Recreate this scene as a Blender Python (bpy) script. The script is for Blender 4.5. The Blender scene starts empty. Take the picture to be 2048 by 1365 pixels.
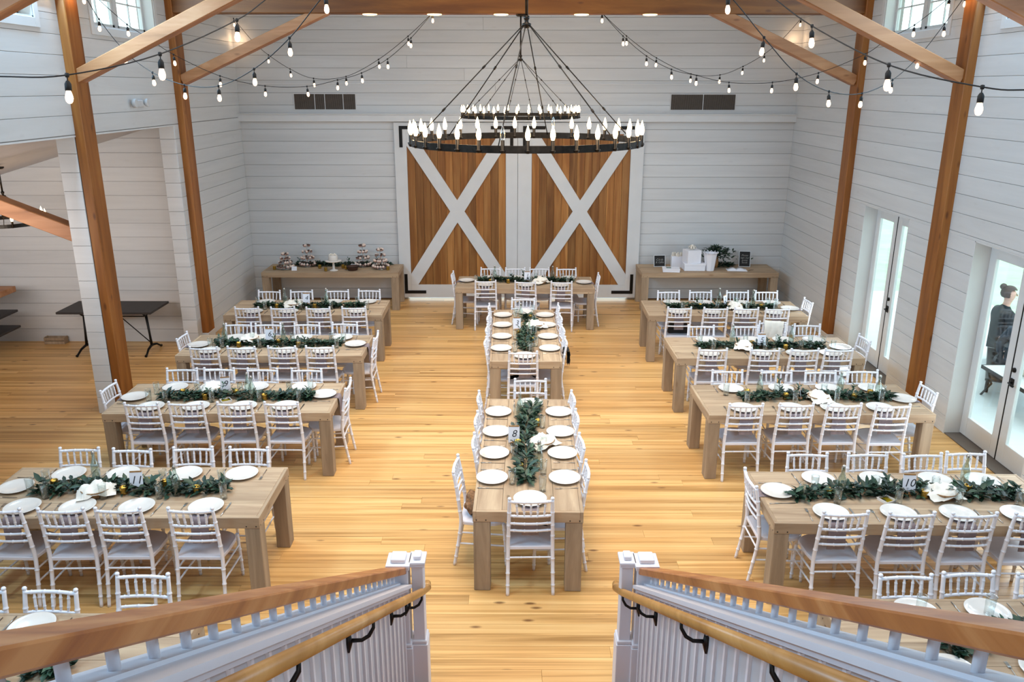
import bpy, bmesh, math, random
from mathutils import Vector, Matrix, noise
random.seed(7)
PI = math.pi
C = bpy.context.scene.collection
scene = bpy.context.scene

# ------------------------------------------------------------------ camera, world, lights, exposure
PITCH, FPX, CAMZ, YAW, ROLL = 0.30125, 1629.93, 4.1142, -0.0013, 0.00127
def _ray(u, v):
    a = (u-1024)/FPX; b = (v-682.5)/FPX
    c, s = math.cos(-ROLL), math.sin(-ROLL); a, b = c*a-s*b, s*a+c*b
    y = math.cos(PITCH)-b*math.sin(PITCH); z = -math.sin(PITCH)-b*math.cos(PITCH)
    c, s = math.cos(-YAW), math.sin(-YAW)
    return Vector((c*a-s*y, s*a+c*y, z))
fw = _ray(1024, 682.5).normalized()
rt = (_ray(1924, 682.5)-_ray(124, 682.5)).normalized()
up = rt.cross(fw).normalized()
cam = bpy.data.cameras.new('camera'); camo = bpy.data.objects.new('camera', cam); C.objects.link(camo)
cam.sensor_width = 36; cam.lens = 36*FPX/2048; cam.clip_start = 0.05; cam.clip_end = 300
M = Matrix((rt, up, -fw)).transposed().to_4x4(); M.translation = Vector((0, 0, CAMZ))
camo.matrix_world = M
scene.camera = camo

w = bpy.data.worlds.new('overcast_sky'); scene.world = w; w.use_nodes = True
bg = w.node_tree.nodes['Background']; bg.inputs[0].default_value = (0.80, 0.97, 1.0, 1); bg.inputs[1].default_value = 3.0

def area(name, loc, rot, sx, sy, power, col, spread=180):
    l = bpy.data.lights.new(name, 'AREA'); l.shape = 'RECTANGLE'; l.size = sx; l.size_y = sy
    l.energy = power; l.color = col; l.spread = math.radians(spread)
    o = bpy.data.objects.new(name, l); C.objects.link(o); o.location = loc; o.rotation_euler = rot
    return o
# added fills behind the stair and overhead, daylight at the side windows and doors
area('rear_fill_light', (0, -5.2, 4.6), (math.radians(84), 0, 0), 9, 4.5, 270, (1.0, 0.95, 0.92))  # unseen fill behind the camera, added to brighten the back wall
area('overhead_fill_light', (0, 8.6, 7.2), (0, 0, 0), 3.4, 10, 312, (1.0, 0.87, 0.73), 100)  # added overhead fill, narrow spread keeps it on floor and tables
for y, e in ((7.0, 55), (12.0, 55)):
    area('door_light_right', (5.30, y+0.2, 1.4), (0, math.radians(90), 0), 2.0, 1.5, e, (0.72, 0.88, 1.0))
for y, e in ((3.0, 175), (8.9, 175), (11.7, 40)):
    area('window_light_right', (5.20, y, 5.5), (0, math.radians(72), 0), 1.0, 1.9, e*.8, (0.42, 0.72, 1.0))
    area('window_light_left', (-5.05, y, 5.5), (0, math.radians(-72), 0), 1.0, 1.9, e*1.45, (0.42, 0.72, 1.0))
area('annex_fill_light', (-7.4, 8.6, 2.3), (math.radians(88), 0, 0), 3.0, 1.0, 42, (1.0, 0.95, 0.93), 130)  # added fill aimed at the annex back wall, no fixture there

scene.view_settings.view_transform = 'Standard'; scene.view_settings.look = 'None'
scene.view_settings.exposure = 0.0; scene.view_settings.gamma = 1.0
scene.view_settings.use_curve_mapping = False
scene.cycles.max_bounces = 7; scene.cycles.diffuse_bounces = 4; scene.cycles.glossy_bounces = 3
scene.cycles.transparent_max_bounces = 24; scene.cycles.transmission_bounces = 4
scene.cycles.use_denoising = True
scene.cycles.caustics_reflective = False; scene.cycles.caustics_refractive = False
scene.cycles.sample_clamp_indirect = 4

# ------------------------------------------------------------------ materials
def newmat(name):
    m = bpy.data.materials.new(name); m.use_nodes = True
    nt = m.node_tree; b = nt.nodes['Principled BSDF']
    return m, nt, b
def rgb(h):
    if isinstance(h, str):
        v = [int(h[i:i+2], 16)/255 for i in (0, 2, 4)]
        return tuple(((x+0.055)/1.055)**2.4 if x > 0.04045 else x/12.92 for x in v)+(1,)
    return h
def plain(name, col, rough=0.5, metal=0.0, spec=0.5, var=0.06, nscale=14, bump=0.0, coat=0.0):
    m, nt, b = newmat(name); N = nt.nodes; L = nt.links
    c = rgb(col)
    tc = N.new('ShaderNodeTexCoord'); n = N.new('ShaderNodeTexNoise'); n.inputs['Scale'].default_value = nscale
    L.new(tc.outputs['Object'], n.inputs['Vector'])
    r = N.new('ShaderNodeValToRGB'); r.color_ramp.elements[0].position = 0.3; r.color_ramp.elements[1].position = 0.7
    r.color_ramp.elements[0].color = tuple(x*(1-var) for x in c[:3])+(1,)
    r.color_ramp.elements[1].color = tuple(min(1, x*(1+var)) for x in c[:3])+(1,)
    L.new(n.outputs['Fac'], r.inputs['Fac']); L.new(r.outputs['Color'], b.inputs['Base Color'])
    b.inputs['Roughness'].default_value = rough; b.inputs['Metallic'].default_value = metal
    b.inputs['Specular IOR Level'].default_value = spec; b.inputs['Coat Weight'].default_value = coat
    if bump:
        bp = N.new('ShaderNodeBump'); bp.inputs['Strength'].default_value = bump; bp.inputs['Distance'].default_value = 0.01
        L.new(n.outputs['Fac'], bp.inputs['Height']); L.new(bp.outputs['Normal'], b.inputs['Normal'])
    return m
def wood(name, cols, axis='X', scale=6.0, rough=0.45, rnd=0.35, knots=0.6, stretch=14, bump=0.15, knotcol=None, space='world', spec=0.4):
    """grained timber; per-piece tone from object random + island random, dark knots"""
    m, nt, b = newmat(name); N = nt.nodes; L = nt.links
    cols = [rgb(c) for c in cols]
    if space == 'world':
        g = N.new('ShaderNodeNewGeometry'); src = g.outputs['Position']
    else:
        g = N.new('ShaderNodeNewGeometry'); t = N.new('ShaderNodeTexCoord'); src = t.outputs['Object']
    oi = N.new('ShaderNodeObjectInfo')
    add = N.new('ShaderNodeMath'); add.operation = 'ADD'
    L.new(oi.outputs['Random'], add.inputs[0]); L.new(g.outputs['Random Per Island'], add.inputs[1])
    fr = N.new('ShaderNodeMath'); fr.operation = 'FRACT'; L.new(add.outputs[0], fr.inputs[0])
    mul = N.new('ShaderNodeMath'); mul.operation = 'MULTIPLY'; mul.inputs[1].default_value = 37.0; L.new(fr.outputs[0], mul.inputs[0])
    cb = N.new('ShaderNodeCombineXYZ')
    for i in range(3): L.new(mul.outputs[0], cb.inputs[i])
    va = N.new('ShaderNodeVectorMath'); va.operation = 'ADD'; L.new(src, va.inputs[0]); L.new(cb.outputs[0], va.inputs[1])
    mp = N.new('ShaderNodeMapping'); L.new(va.outputs[0], mp.inputs['Vector'])
    s = [scale*stretch]*3; s['XYZ'.index(axis)] = scale
    mp.inputs['Scale'].default_value = s
    n = N.new('ShaderNodeTexNoise'); n.inputs['Scale'].default_value = 0.35; n.inputs['Detail'].default_value = 5; n.inputs['Roughness'].default_value = 0.6
    n.inputs['Distortion'].default_value = 0.6
    L.new(mp.outputs[0], n.inputs['Vector'])
    r = N.new('ShaderNodeValToRGB'); e = r.color_ramp.elements
    e[0].position = 0.32; e[0].color = cols[0]; e[1].position = 0.66; e[1].color = cols[2]
    x = r.color_ramp.elements.new(0.5); x.color = cols[1]
    L.new(n.outputs['Fac'], r.inputs['Fac'])
    # per-piece brightness
    mr = N.new('ShaderNodeMapRange'); mr.inputs['To Min'].default_value = 1-rnd; mr.inputs['To Max'].default_value = 1+rnd*0.45
    L.new(fr.outputs[0], mr.inputs['Value'])
    hs = N.new('ShaderNodeHueSaturation'); L.new(mr.outputs[0], hs.inputs['Value']); L.new(r.outputs['Color'], hs.inputs['Color'])
    out = hs.outputs['Color']
    if knots:
        mk = N.new('ShaderNodeMapping'); L.new(va.outputs[0], mk.inputs['Vector'])
        s2 = [5.5]*3; s2['XYZ'.index(axis)] = 2.1; mk.inputs['Scale'].default_value = s2
        vo = N.new('ShaderNodeTexVoronoi'); vo.inputs['Scale'].default_value = 1.0; L.new(mk.outputs[0], vo.inputs['Vector'])
        kr = N.new('ShaderNodeMapRange'); kr.inputs['From Min'].default_value = 0.05; kr.inputs['From Max'].default_value = 0.13
        kr.inputs['To Min'].default_value = knots; kr.inputs['To Max'].default_value = 0.0
        L.new(vo.outputs['Distance'], kr.inputs['Value'])
        mx = N.new('ShaderNodeMix'); mx.data_type = 'RGBA'
        L.new(kr.outputs[0], mx.inputs['Factor']); L.new(out, mx.inputs['A'])
        mx.inputs['B'].default_value = rgb(knotcol or '4a2a14'); out = mx.outputs['Result']
    L.new(out, b.inputs['Base Color'])
    b.inputs['Roughness'].default_value = rough; b.inputs['Specular IOR Level'].default_value = spec
    if bump:
        bp = N.new('ShaderNodeBump'); bp.inputs['Strength'].default_value = bump; bp.inputs['Distance'].default_value = 0.004
        L.new(n.outputs['Fac'], bp.inputs['Height']); L.new(bp.outputs['Normal'], b.inputs['Normal'])
    return m
def emit(name, col, strength, sampling='NONE'):
    m, nt, b = newmat(name)
    b.inputs['Base Color'].default_value = rgb(col); b.inputs['Emission Color'].default_value = rgb(col)
    b.inputs['Emission Strength'].default_value = strength
    try: m.cycles.emission_sampling = sampling
    except Exception: pass
    return m
def glassmat(name, tint, refl=0.06, rough=0.02, hi=0.55):
    m = bpy.data.materials.new(name); m.use_nodes = True; nt = m.node_tree; N = nt.nodes; L = nt.links
    for n in list(N): N.remove(n)
    o = N.new('ShaderNodeOutputMaterial'); t = N.new('ShaderNodeBsdfTransparent'); g = N.new('ShaderNodeBsdfGlossy')
    t.inputs['Color'].default_value = rgb(tint); g.inputs['Roughness'].default_value = rough
    lw = N.new('ShaderNodeLayerWeight'); lw.inputs['Blend'].default_value = 0.35
    mr = N.new('ShaderNodeMapRange'); mr.inputs['To Min'].default_value = refl; mr.inputs['To Max'].default_value = hi
    L.new(lw.outputs['Facing'], mr.inputs['Value'])
    mx = N.new('ShaderNodeMixShader'); L.new(mr.outputs[0], mx.inputs['Fac']); L.new(t.outputs[0], mx.inputs[1]); L.new(g.outputs[0], mx.inputs[2])
    L.new(mx.outputs[0], o.inputs['Surface'])
    return m

MT = {}
MT['white'] = plain('white_paint', 'd6d6d6', 0.55, var=0.03, nscale=3)
MT['shiplap'] = wood('painted_shiplap', ['cdcdcd', 'd2d2d2', 'd6d6d6'], 'X', 1.5, 0.5, rnd=0.05, knots=0.10, knotcol='a9a09a', bump=0.05)
MT['shiplap_y'] = wood('painted_shiplap_side', ['cdcdcd', 'd2d2d2', 'd6d6d6'], 'Y', 1.5, 0.5, rnd=0.05, knots=0.10, knotcol='a9a09a', bump=0.05)
MT['seam'] = plain('board_seam', '98918d', 0.9)
MT['floor'] = wood('pine_floor', ['a87a42', 'd6a465', 'e6ba7c'], 'X', 0.9, 0.36, rnd=0.17, knots=0.8, stretch=48, knotcol='5a2f14', bump=0.05, spec=0.45)
MT['floor_gap'] = plain('floor_gap', '6b4522', 0.9)
MT['farm'] = wood('bleached_table_wood', ['9c8268', 'b0967a', 'bfa688'], 'X', 2.6, 0.62, rnd=0.16, knots=0.5, stretch=12, knotcol='7a563a', space='object', spec=0.25)
MT['farm_leg'] = wood('bleached_leg_wood', ['8e7a64', 'a28c74', 'b29c82'], 'Z', 2.6, 0.62, rnd=0.16, knots=0.4, stretch=12, knotcol='6e4d35', space='object', spec=0.25)
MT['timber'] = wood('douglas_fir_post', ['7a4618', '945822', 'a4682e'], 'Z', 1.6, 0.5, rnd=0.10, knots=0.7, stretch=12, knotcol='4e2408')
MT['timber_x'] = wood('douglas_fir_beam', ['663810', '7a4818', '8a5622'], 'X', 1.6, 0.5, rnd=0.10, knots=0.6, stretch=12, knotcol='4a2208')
MT['brace'] = wood('fir_brace', ['8e5c34', 'a87046', 'ba865c'], 'X', 1.6, 0.5, rnd=0.12, knots=0.5, stretch=8, knotcol='5a3010')
MT['cedar'] = wood('cedar_board', ['7e4a1e', '9a632e', 'b17c44'], 'Z', 1.4, 0.5, rnd=0.38, knots=0.0, stretch=18)
MT['chair'] = plain('white_chair_lacquer', 'e9e7ec', 0.32, var=0.015, spec=0.5)
MT['chair_seat'] = plain('white_chair_seat', 'e2dfe6', 0.28, var=0.02, spec=0.5)
MT['plate'] = plain('white_porcelain', 'ded7cf', 0.16, var=0.01, spec=0.5, coat=0.3)
MT['steel'] = plain('brushed_steel', 'b9b2aa', 0.28, metal=1.0, var=0.05)
MT['iron'] = plain('black_iron', '1c1917', 0.45, metal=0.6, var=0.15)
MT['bronze'] = plain('dark_bronze', '2e2924', 0.38, metal=0.85, var=0.25, nscale=30)
MT['black'] = plain('matte_black', '171413', 0.75, var=0.15)
MT['glass'] = glassmat('clear_glass', 'fafdfd', 0.03)
MT['bottle'] = glassmat('bottle_glass', 'f0f6f3', 0.05)
MT['pane'] = glassmat('window_glass', 'fbffff', 0.02, hi=0.16)
MT['water'] = glassmat('water', 'dde6e6', 0.05)
MT['gold'] = plain('gold_mercury_glass', 'a8863c', 0.3, metal=0.85, var=0.4, nscale=60)
MT['flame'] = emit('candle_bulb', 'ffd79a', 14)
MT['bulb'] = emit('string_bulb', 'ffd9b4', 3.0)
MT['tea'] = emit('tealight_flame', 'ffb84d', 2.0)
MT['puck'] = emit('puck_lamp', 'ffd48c', 6.0)
MT['leaf1'] = plain('leaf_dark', '1e3222', 0.5, var=0.35, nscale=8)
MT['leaf2'] = plain('leaf_mid', '2e4834', 0.5, var=0.3, nscale=8)
MT['leaf3'] = plain('leaf_grey_green', '49664f', 0.55, var=0.25, nscale=8)
MT['stem'] = plain('stem', '4a4a30', 0.7)
MT['card'] = plain('card_stock', 'e9e8ee', 0.7, var=0.01)
MT['ink'] = plain('black_ink', '2a282c', 0.7)
MT['chalk'] = plain('chalk', 'b8b4ae', 0.9)
MT['woodblock'] = wood('card_holder_wood', ['8a6238', 'a37748', 'b58a5a'], 'X', 20, 0.6, rnd=0.1, knots=0, space='object')
MT['linen'] = plain('white_linen', 'ebe3d6', 0.85, var=0.04, nscale=20, bump=0.3)
MT['napkin'] = plain('mauve_napkin', '85777a', 0.9, var=0.10, nscale=25, bump=0.2)
MT['wicker'] = plain('wicker', '9a7550', 0.8, var=0.35, nscale=90, bump=0.8)
MT['oil'] = plain('olive_oil', '8a7418', 0.1, var=0.1)
MT['rail'] = wood('oak_rail', ['884820', 'a86632', 'bc7e4a'], 'Y', 1.6, 0.42, rnd=0.06, knots=0, stretch=14)
MT['handrail'] = wood('oak_handrail', ['9c6c34', 'b07e42', 'be8e54'], 'Y', 1.2, 0.35, rnd=0.05, knots=0, stretch=12, bump=0.03)
MT['rail_white'] = plain('rail_white_paint', 'dad7dc', 0.4, var=0.015, nscale=3)
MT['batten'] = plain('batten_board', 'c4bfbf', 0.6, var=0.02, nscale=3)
MT['darktable'] = plain('charcoal_tabletop', '2b2523', 0.6, var=0.15)
MT['grille'] = plain('grille_metal', '6e635a', 0.6, metal=0.3)
MT['grille_dark'] = plain('duct_dark', '3c352f', 0.9)
MT['lawn'] = plain('pale_lawn', 'a9c3a2', 0.95, var=0.1, nscale=2)
MT['patio'] = plain('pale_concrete', 'd5dadd', 0.9, var=0.03, nscale=3)
MT['fence'] = plain('white_fence', 'e2e6e8', 0.7)
MT['skin'] = plain('skin', 'd8a898', 0.6)
MT['hair'] = plain('brown_hair', '4a3c38', 0.7, var=0.3, nscale=40)
MT['cloth_navy'] = plain('navy_cloth', '27394a', 0.9, var=0.15, nscale=18, bump=0.3)
MT['cloth_black'] = plain('black_cloth', '1d262e', 0.9, var=0.15, nscale=18)
MT['fur'] = plain('brown_knit', '8a6a4e', 0.95, var=0.35, nscale=45, bump=0.9)
MT['cupcake'] = plain('pink_frosting', 'e6cfc2', 0.7, var=0.05)
MT['choc'] = plain('chocolate', '4a3026', 0.6)
MT['wrapper'] = plain('paper_wrapper', 'b48c7c', 0.7)
MT['plastic'] = plain('fixture_plastic', 'c9cacc', 0.4)

# ------------------------------------------------------------------ mesh helpers
class MB:
    def __init__(s): s.v = []; s.f = []; s.sm = []
    def add(s, vs, fs, smooth=False):
        o = len(s.v); s.v += [tuple(v) for v in vs]; s.f += [tuple(i+o for i in f) for f in fs]; s.sm += [smooth]*len(fs)
        return s
    def box(s, x0, x1, y0, y1, z0, z1, M=None):
        vs = [Vector((x, y, z)) for x in (x0, x1) for y in (y0, y1) for z in (z0, z1)]
        if M: vs = [M @ v for v in vs]
        return s.add(vs, [(0, 1, 3, 2), (4, 6, 7, 5), (0, 4, 5, 1), (2, 3, 7, 6), (0, 2, 6, 4), (1, 5, 7, 3)])
    def cbox(s, x0, x1, y0, y1, z0, z1, c=0.004, M=None):
        """box with chamfered edges"""
        c = min(c, (x1-x0)*.45, (y1-y0)*.45, (z1-z0)*.45)
        bm = bmesh.new()
        vs = [bm.verts.new((x, y, z)) for x in (x0, x1) for y in (y0, y1) for z in (z0, z1)]
        for f in [(0, 1, 3, 2), (4, 6, 7, 5), (0, 4, 5, 1), (2, 3, 7, 6), (0, 2, 6, 4), (1, 5, 7, 3)]: bm.faces.new([vs[i] for i in f])
        bmesh.ops.bevel(bm, geom=bm.edges[:], offset=c, segments=1, affect='EDGES', profile=0.5)
        bm.verts.index_update()
        V = [v.co.copy() for v in bm.verts]; F = [[v.index for v in f.verts] for f in bm.faces]; bm.free()
        if M: V = [M @ v for v in V]
        return s.add(V, F)
    def prism(s, pts, d0, d1, plane='xz', M=None):
        """extrude a 2D outline between two depths"""
        n = len(pts)
        def mk(p, d): return Vector({'xz': (p[0], d, p[1]), 'xy': (p[0], p[1], d), 'yz': (d, p[0], p[1])}[plane])
        vs = [mk(p, d0) for p in pts]+[mk(p, d1) for p in pts]
        if M: vs = [M @ v for v in vs]
        fs = [tuple(range(n))[::-1], tuple(range(n, 2*n))]+[(i, (i+1) % n, n+(i+1) % n, n+i) for i in range(n)]
        return s.add(vs, fs)
    def tube(s, pts, rad, seg=8, caps=True, smooth=True, flat=None):
        pts = [Vector(p) for p in pts]; n = len(pts)
        if not hasattr(rad, '__len__'): rad = [rad]*n
        t0 = (pts[1]-pts[0]).normalized()
        ref = Vector((0, 0, 1)) if abs(t0.z) < 0.9 else Vector((1, 0, 0))
        nx = t0.cross(ref).normalized(); vs = []
        for i, p in enumerate(pts):
            t = (pts[min(i+1, n-1)]-pts[max(i-1, 0)]).normalized()
            nx = (nx-t*nx.dot(t)).normalized(); ny = t.cross(nx)
            for k in range(seg):
                a = 2*PI*k/seg; f = flat or (1, 1)
                vs.append(p+(nx*math.cos(a)*f[0]+ny*math.sin(a)*f[1])*rad[i])
        fs = []
        for i in range(n-1):
            for k in range(seg):
                a = i*seg+k; b = i*seg+(k+1) % seg
                fs.append((a, b, b+seg, a+seg))
        s.add(vs, fs, smooth)
        if caps:
            o = len(s.v)-len(vs)
            s.f.append(tuple(o+k for k in range(seg))[::-1]); s.sm.append(False)
            s.f.append(tuple(o+(n-1)*seg+k for k in range(seg))); s.sm.append(False)
        return s
    def lathe(s, prof, seg=20, smooth=True, c=(0, 0, 0), M=None):
        vs = []; n = len(prof)
        for r, z in prof:
            for k in range(seg):
                a = 2*PI*k/seg; vs.append(Vector((c[0]+r*math.cos(a), c[1]+r*math.sin(a), c[2]+z)))
        if M: vs = [M @ v for v in vs]
        fs = []
        for i in range(n-1):
            for k in range(seg):
                a = i*seg+k; b = i*seg+(k+1) % seg
                fs.append((a, b, b+seg, a+seg))
        s.add(vs, fs, smooth)
        return s
    def disc(s, r, z, seg=20, c=(0, 0)):
        return s.add([(c[0]+r*math.cos(2*PI*k/seg), c[1]+r*math.sin(2*PI*k/seg), z) for k in range(seg)], [tuple(range(seg))], False)
    def mesh(s, name, mat):
        me = bpy.data.meshes.new(name); me.from_pydata(s.v, [], s.f)
        me.polygons.foreach_set('use_smooth', s.sm)
        me.materials.append(mat); me.update()
        return me
def obj(name, mb, mat, parent=None, loc=None, rot=None, kind=None):
    me = mb if isinstance(mb, bpy.types.Mesh) else mb.mesh(name, mat)
    o = bpy.data.objects.new(name, me); C.objects.link(o)
    if parent: o.parent = parent
    if loc: o.location = loc
    if rot: o.rotation_euler = rot
    if kind: o['kind'] = kind
    return o
def tag(o, label, cat, group=None):
    o['label'] = label; o['category'] = cat
    if group: o['group'] = group
    return o
def thing(name, label, cat, loc=(0, 0, 0), rotz=0, group=None):
    o = bpy.data.objects.new(name, None); C.objects.link(o); o.empty_display_size = 0.1
    o.location = loc; o.rotation_euler = (0, 0, rotz)
    return tag(o, label, cat, group)
def struct(name, mb, mat): return obj(name, mb, mat, kind='structure')
CH = {}
def dup(root, loc, rotz, label, group=None, cat=None):
    r = root.copy(); C.objects.link(r); r.location = loc; r.rotation_euler = (0, 0, rotz)
    r['label'] = label
    if group: r['group'] = group
    if root.name not in CH: CH[root.name] = [(c, list(c.children)) for c in root.children]
    for ch, gs in CH[root.name]:
        c = ch.copy(); C.objects.link(c); c.parent = r
        for g in gs:
            d = g.copy(); C.objects.link(d); d.parent = c
    return r
ORD = ['first', 'second', 'third', 'fourth', 'fifth', 'sixth']

# ------------------------------------------------------------------ room shell
XL, XR, YB = -5.235, 5.385, 16.15
ROW = 0.2235
def wall_planks(parent, axis, const, u0, u1, z0, z1, holes, mat, face, th=0.014, splits=(), name='plank'):
    """horizontal shiplap; axis 'x': wall runs along x at y=const, axis 'y': runs along y at x=const; face=+-1 outward side"""
    k = math.floor(z0/ROW+1e-6)
    while k*ROW < z1-0.01:
        a, b = max(k*ROW, z0), min((k+1)*ROW, z1); k += 1
        if b-a < 0.02: continue
        ba, bb = a+0.002, b-0.002
        # intervals minus holes, z bands
        zs = sorted({ba, bb, *[h for H in holes for h in (H[2], H[3]) if ba < h < bb]})
        for za, zb in zip(zs, zs[1:]):
            if zb-za < 0.012: continue
            cuts = [(u0, u1)]
            zm = (za+zb)/2
            for H in holes:
                if H[2] < zm < H[3]:
                    nc = []
                    for p, q in cuts:
                        if H[1] <= p or H[0] >= q: nc.append((p, q)); continue
                        if p < H[0]: nc.append((p, H[0]))
                        if q > H[1]: nc.append((H[1], q))
                    cuts = nc
            for p, q in cuts:
                if q-p < 0.03: continue
                js = [p]
                if q-p > 6: js.append(p+(q-p)*random.uniform(.3, .7))
                js.append(q)
                for i in range(len(js)-1):
                    m = MB(); p2, q2 = js[i]+(0.001 if i else 0), js[i+1]-(0.001 if i < len(js)-2 else 0)
                    d0, d1 = sorted((const, const+face*th)); c = 0.003
                    if axis == 'x': m.cbox(p2, q2, d0, d1, za, zb, c)
                    else: m.cbox(d0, d1, p2, q2, za, zb, c)
                    obj(name, m, mat, parent)

# floor: sub-floor slab, single boards where they show large, the rest joined
m = MB().box(-10.2, 5.75, -6, YB+.15, -0.12, -0.022)
floor = struct('floor', m, MT['floor_gap'])
PW = 0.133
def row_boards(y, x0, x1):
    x = x0-random.uniform(0, 3); out = []
    while x < x1:
        L_ = random.uniform(2.4, 4.6); a, b = max(x, x0), min(x+L_, x1); x += L_
        if b-a > .05: out.append((a+.0006, b-.0006))
    return out
y = -6.0; far = MB(); k = 0
while y < YB:
    x0, x1 = -10.1, XR+.12
    near = 4.3 <= y < 10.2
    for a, b in row_boards(y, x0, x1):
        vis = near and b > -7.0
        if vis: obj('plank', MB().cbox(a, b, y+.0009, y+PW-.0009, -0.022, 0, 0.0012), MT['floor'], floor)
        else: far.box(a, b, y+.0009, y+PW-.0009, -0.022, -0.0002)
    y += PW
obj('floorboards', far, MT['floor'], floor, kind='stuff')

# back wall
hb = [(-2.14, 2.32, 0, 0.22)]
m = MB()
m.box(XL-.3, -2.14, YB, YB+.2, 0, 5.9).box(2.32, XR+.3, YB, YB+.2, 0, 5.9).box(-2.14, 2.32, YB, YB+.2, .22, 5.9)
m.prism([(XL-.3, 5.9), (XR+.3, 5.9), (0.02, 8.6)], YB, YB+.2)
wb = struct('wall_back', m, MT['seam'])
wall_planks(wb, 'x', YB, XL, XR, 0, 5.9, hb, MT['shiplap'], -1)
# left wall: header over two openings, two piers, solid end
WT = 0.225
HZ = 3.568
m = MB()
m.box(XL-WT, XL, 4.0, 7.63, HZ, 6.1)
m.box(XL-WT, XL, 7.63, 13.1, HZ, 4.843).box(XL-WT, XL, 9.50, 10.83, 4.843, 5.86).box(XL-WT, XL, 12.68, 13.1, 4.843, 5.86).box(XL-WT, XL, 7.63, 13.1, 5.86, 6.1)
m.box(XL-WT, XL, 10.0, 10.38, 0, HZ)
m.box(XL-WT, XL, 13.1, YB+.2, 0, 6.1).box(XL-WT, XL, 12.95, 13.1, 0, HZ).box(XL-WT, XL, -6, 4.0, 0, 6.1)
wl = struct('wall_left', m, MT['seam'])
hl = [(4, 10.0, 0, HZ), (10.38, 12.95, 0, HZ), (7.63, 9.50, 4.843, 5.86), (10.83, 12.68, 4.843, 5.86), (10.0, 10.30, 0, 6.1), (13.12, 13.42, .17, 6.1)]
wall_planks(wl, 'y', XL, 4.6, YB-.015, 0, 6.1, hl, MT['shiplap_y'], 1)
wall_planks(wl, 'x', 10.0, XL-WT, XL, 0, HZ, [], MT['shiplap'], -1)
wall_planks(wl, 'x', 12.95, XL-WT, XL+.012, 0, HZ, [], MT['shiplap'], -1)
obj('soffit', MB().box(XL-WT-.01, XL+.013, 4.6, 12.95, HZ-.02, HZ), MT['white'], wl)
# right wall with two french-door openings and high windows
D1, D2 = (11.05, 12.50), (7.80, 9.40)
m = MB()
T2 = 0.25
DT = 2.42
m.box(XR, XR+T2, -6, D2[0], 0, 4.838).box(XR, XR+T2, D2[1], D1[0], 0, 4.838).box(XR, XR+T2, D1[1], YB+.2, 0, 4.838)
m.box(XR, XR+T2, D2[0], D2[1], DT, 4.838).box(XR, XR+T2, D1[0], D1[1], DT, 4.838)
m.box(XR, XR+T2, -6, 7.61, 4.838, 6.1).box(XR, XR+T2, 9.51, 10.79, 4.838, 6.1).box(XR, XR+T2, 12.66, YB+.2, 4.838, 6.1)
m.box(XR, XR+T2, 7.61, 9.51, 5.86, 6.1).box(XR, XR+T2, 10.79, 12.66, 5.86, 6.1)
wr = struct('wall_right', m, MT['seam'])
hr = [(D1[0], D1[1], 0, DT), (D2[0], D2[1], 0, DT), (7.61, 9.51, 4.838, 5.86), (10.79, 12.66, 4.838, 5.86), (10.0, 10.27, 0, 6.1), (13.10, 13.38, .17, 6.1)]
wall_planks(wr, 'y', XR, 4.6, YB-.015, 0, 6.1, hr, MT['shiplap_y'], -1)
# rear wall and gabled ceiling (behind and above the view)
struct('wall_front', MB().box(XL-.3, XR+.3, -6.2, -6.0, 0, 6.1).prism([(XL-.3, 6.1), (XR+.3, 6.1), (0.02, 8.6)], -6.2, -6.0), MT['white'])
m = MB()
m.prism([(XL-.3, 6.0), (0.02, 8.5), (0.02, 8.65), (XL-.3, 6.15)], -6.2, YB+.2).prism([(0.02, 8.5), (XR+.3, 6.0), (XR+.3, 6.15), (0.02, 8.65)], -6.2, YB+.2)
struct('ceiling', m, MT['white'])
# annex (lean-to) behind the left openings
AY = 13.19
m = MB().prism([(-10.2, 0), (XL-WT, 0), (XL-WT, 3.594), (-10.2, 2.188)], AY, AY+.15)
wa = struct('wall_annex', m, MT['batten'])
for k in range(16):
    za, zb = k*ROW+.003, (k+1)*ROW-.003
    def xat(z): return max(-10.2, (z-3.594)/0.2967+(XL-WT))   # clip to the sloped ceiling
    xa, xb = xat(za), xat(zb)
    if zb > 3.594: break
    obj('plank', MB().prism([(xa, za), (XL-WT, za), (XL-WT, zb), (xb, zb)], AY-.014, AY), MT['shiplap'], wa)
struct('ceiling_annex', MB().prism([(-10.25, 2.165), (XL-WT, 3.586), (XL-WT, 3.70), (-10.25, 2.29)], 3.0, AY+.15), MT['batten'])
struct('wall_annex_side', MB().box(-10.35, -10.2, 3.0, AY+.15, 0, 2.3), MT['white'])
struct('wall_annex_front', MB().box(-10.35, XL-WT, 2.9, 3.0, 0, 3.6), MT['white'])

# header trim across the back wall
struct('trim_1', MB().cbox(XL, XR, YB-.13, YB-.014, 3.50, 3.625, .004).cbox(XL, XR, YB-.15, YB-.014, 3.625, 3.645, .004), MT['white'])
struct('trim_2', MB().cbox(XL+.01, XR-.01, YB-.03, YB-.013, 4.175, 4.20, .003), MT['white'])
# baseboards
struct('baseboard_back', MB().box(XL, -2.3, YB-.026, YB-.014, 0, .02).box(2.5, XR, YB-.026, YB-.014, 0, .02), MT['floor_gap'])

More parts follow.
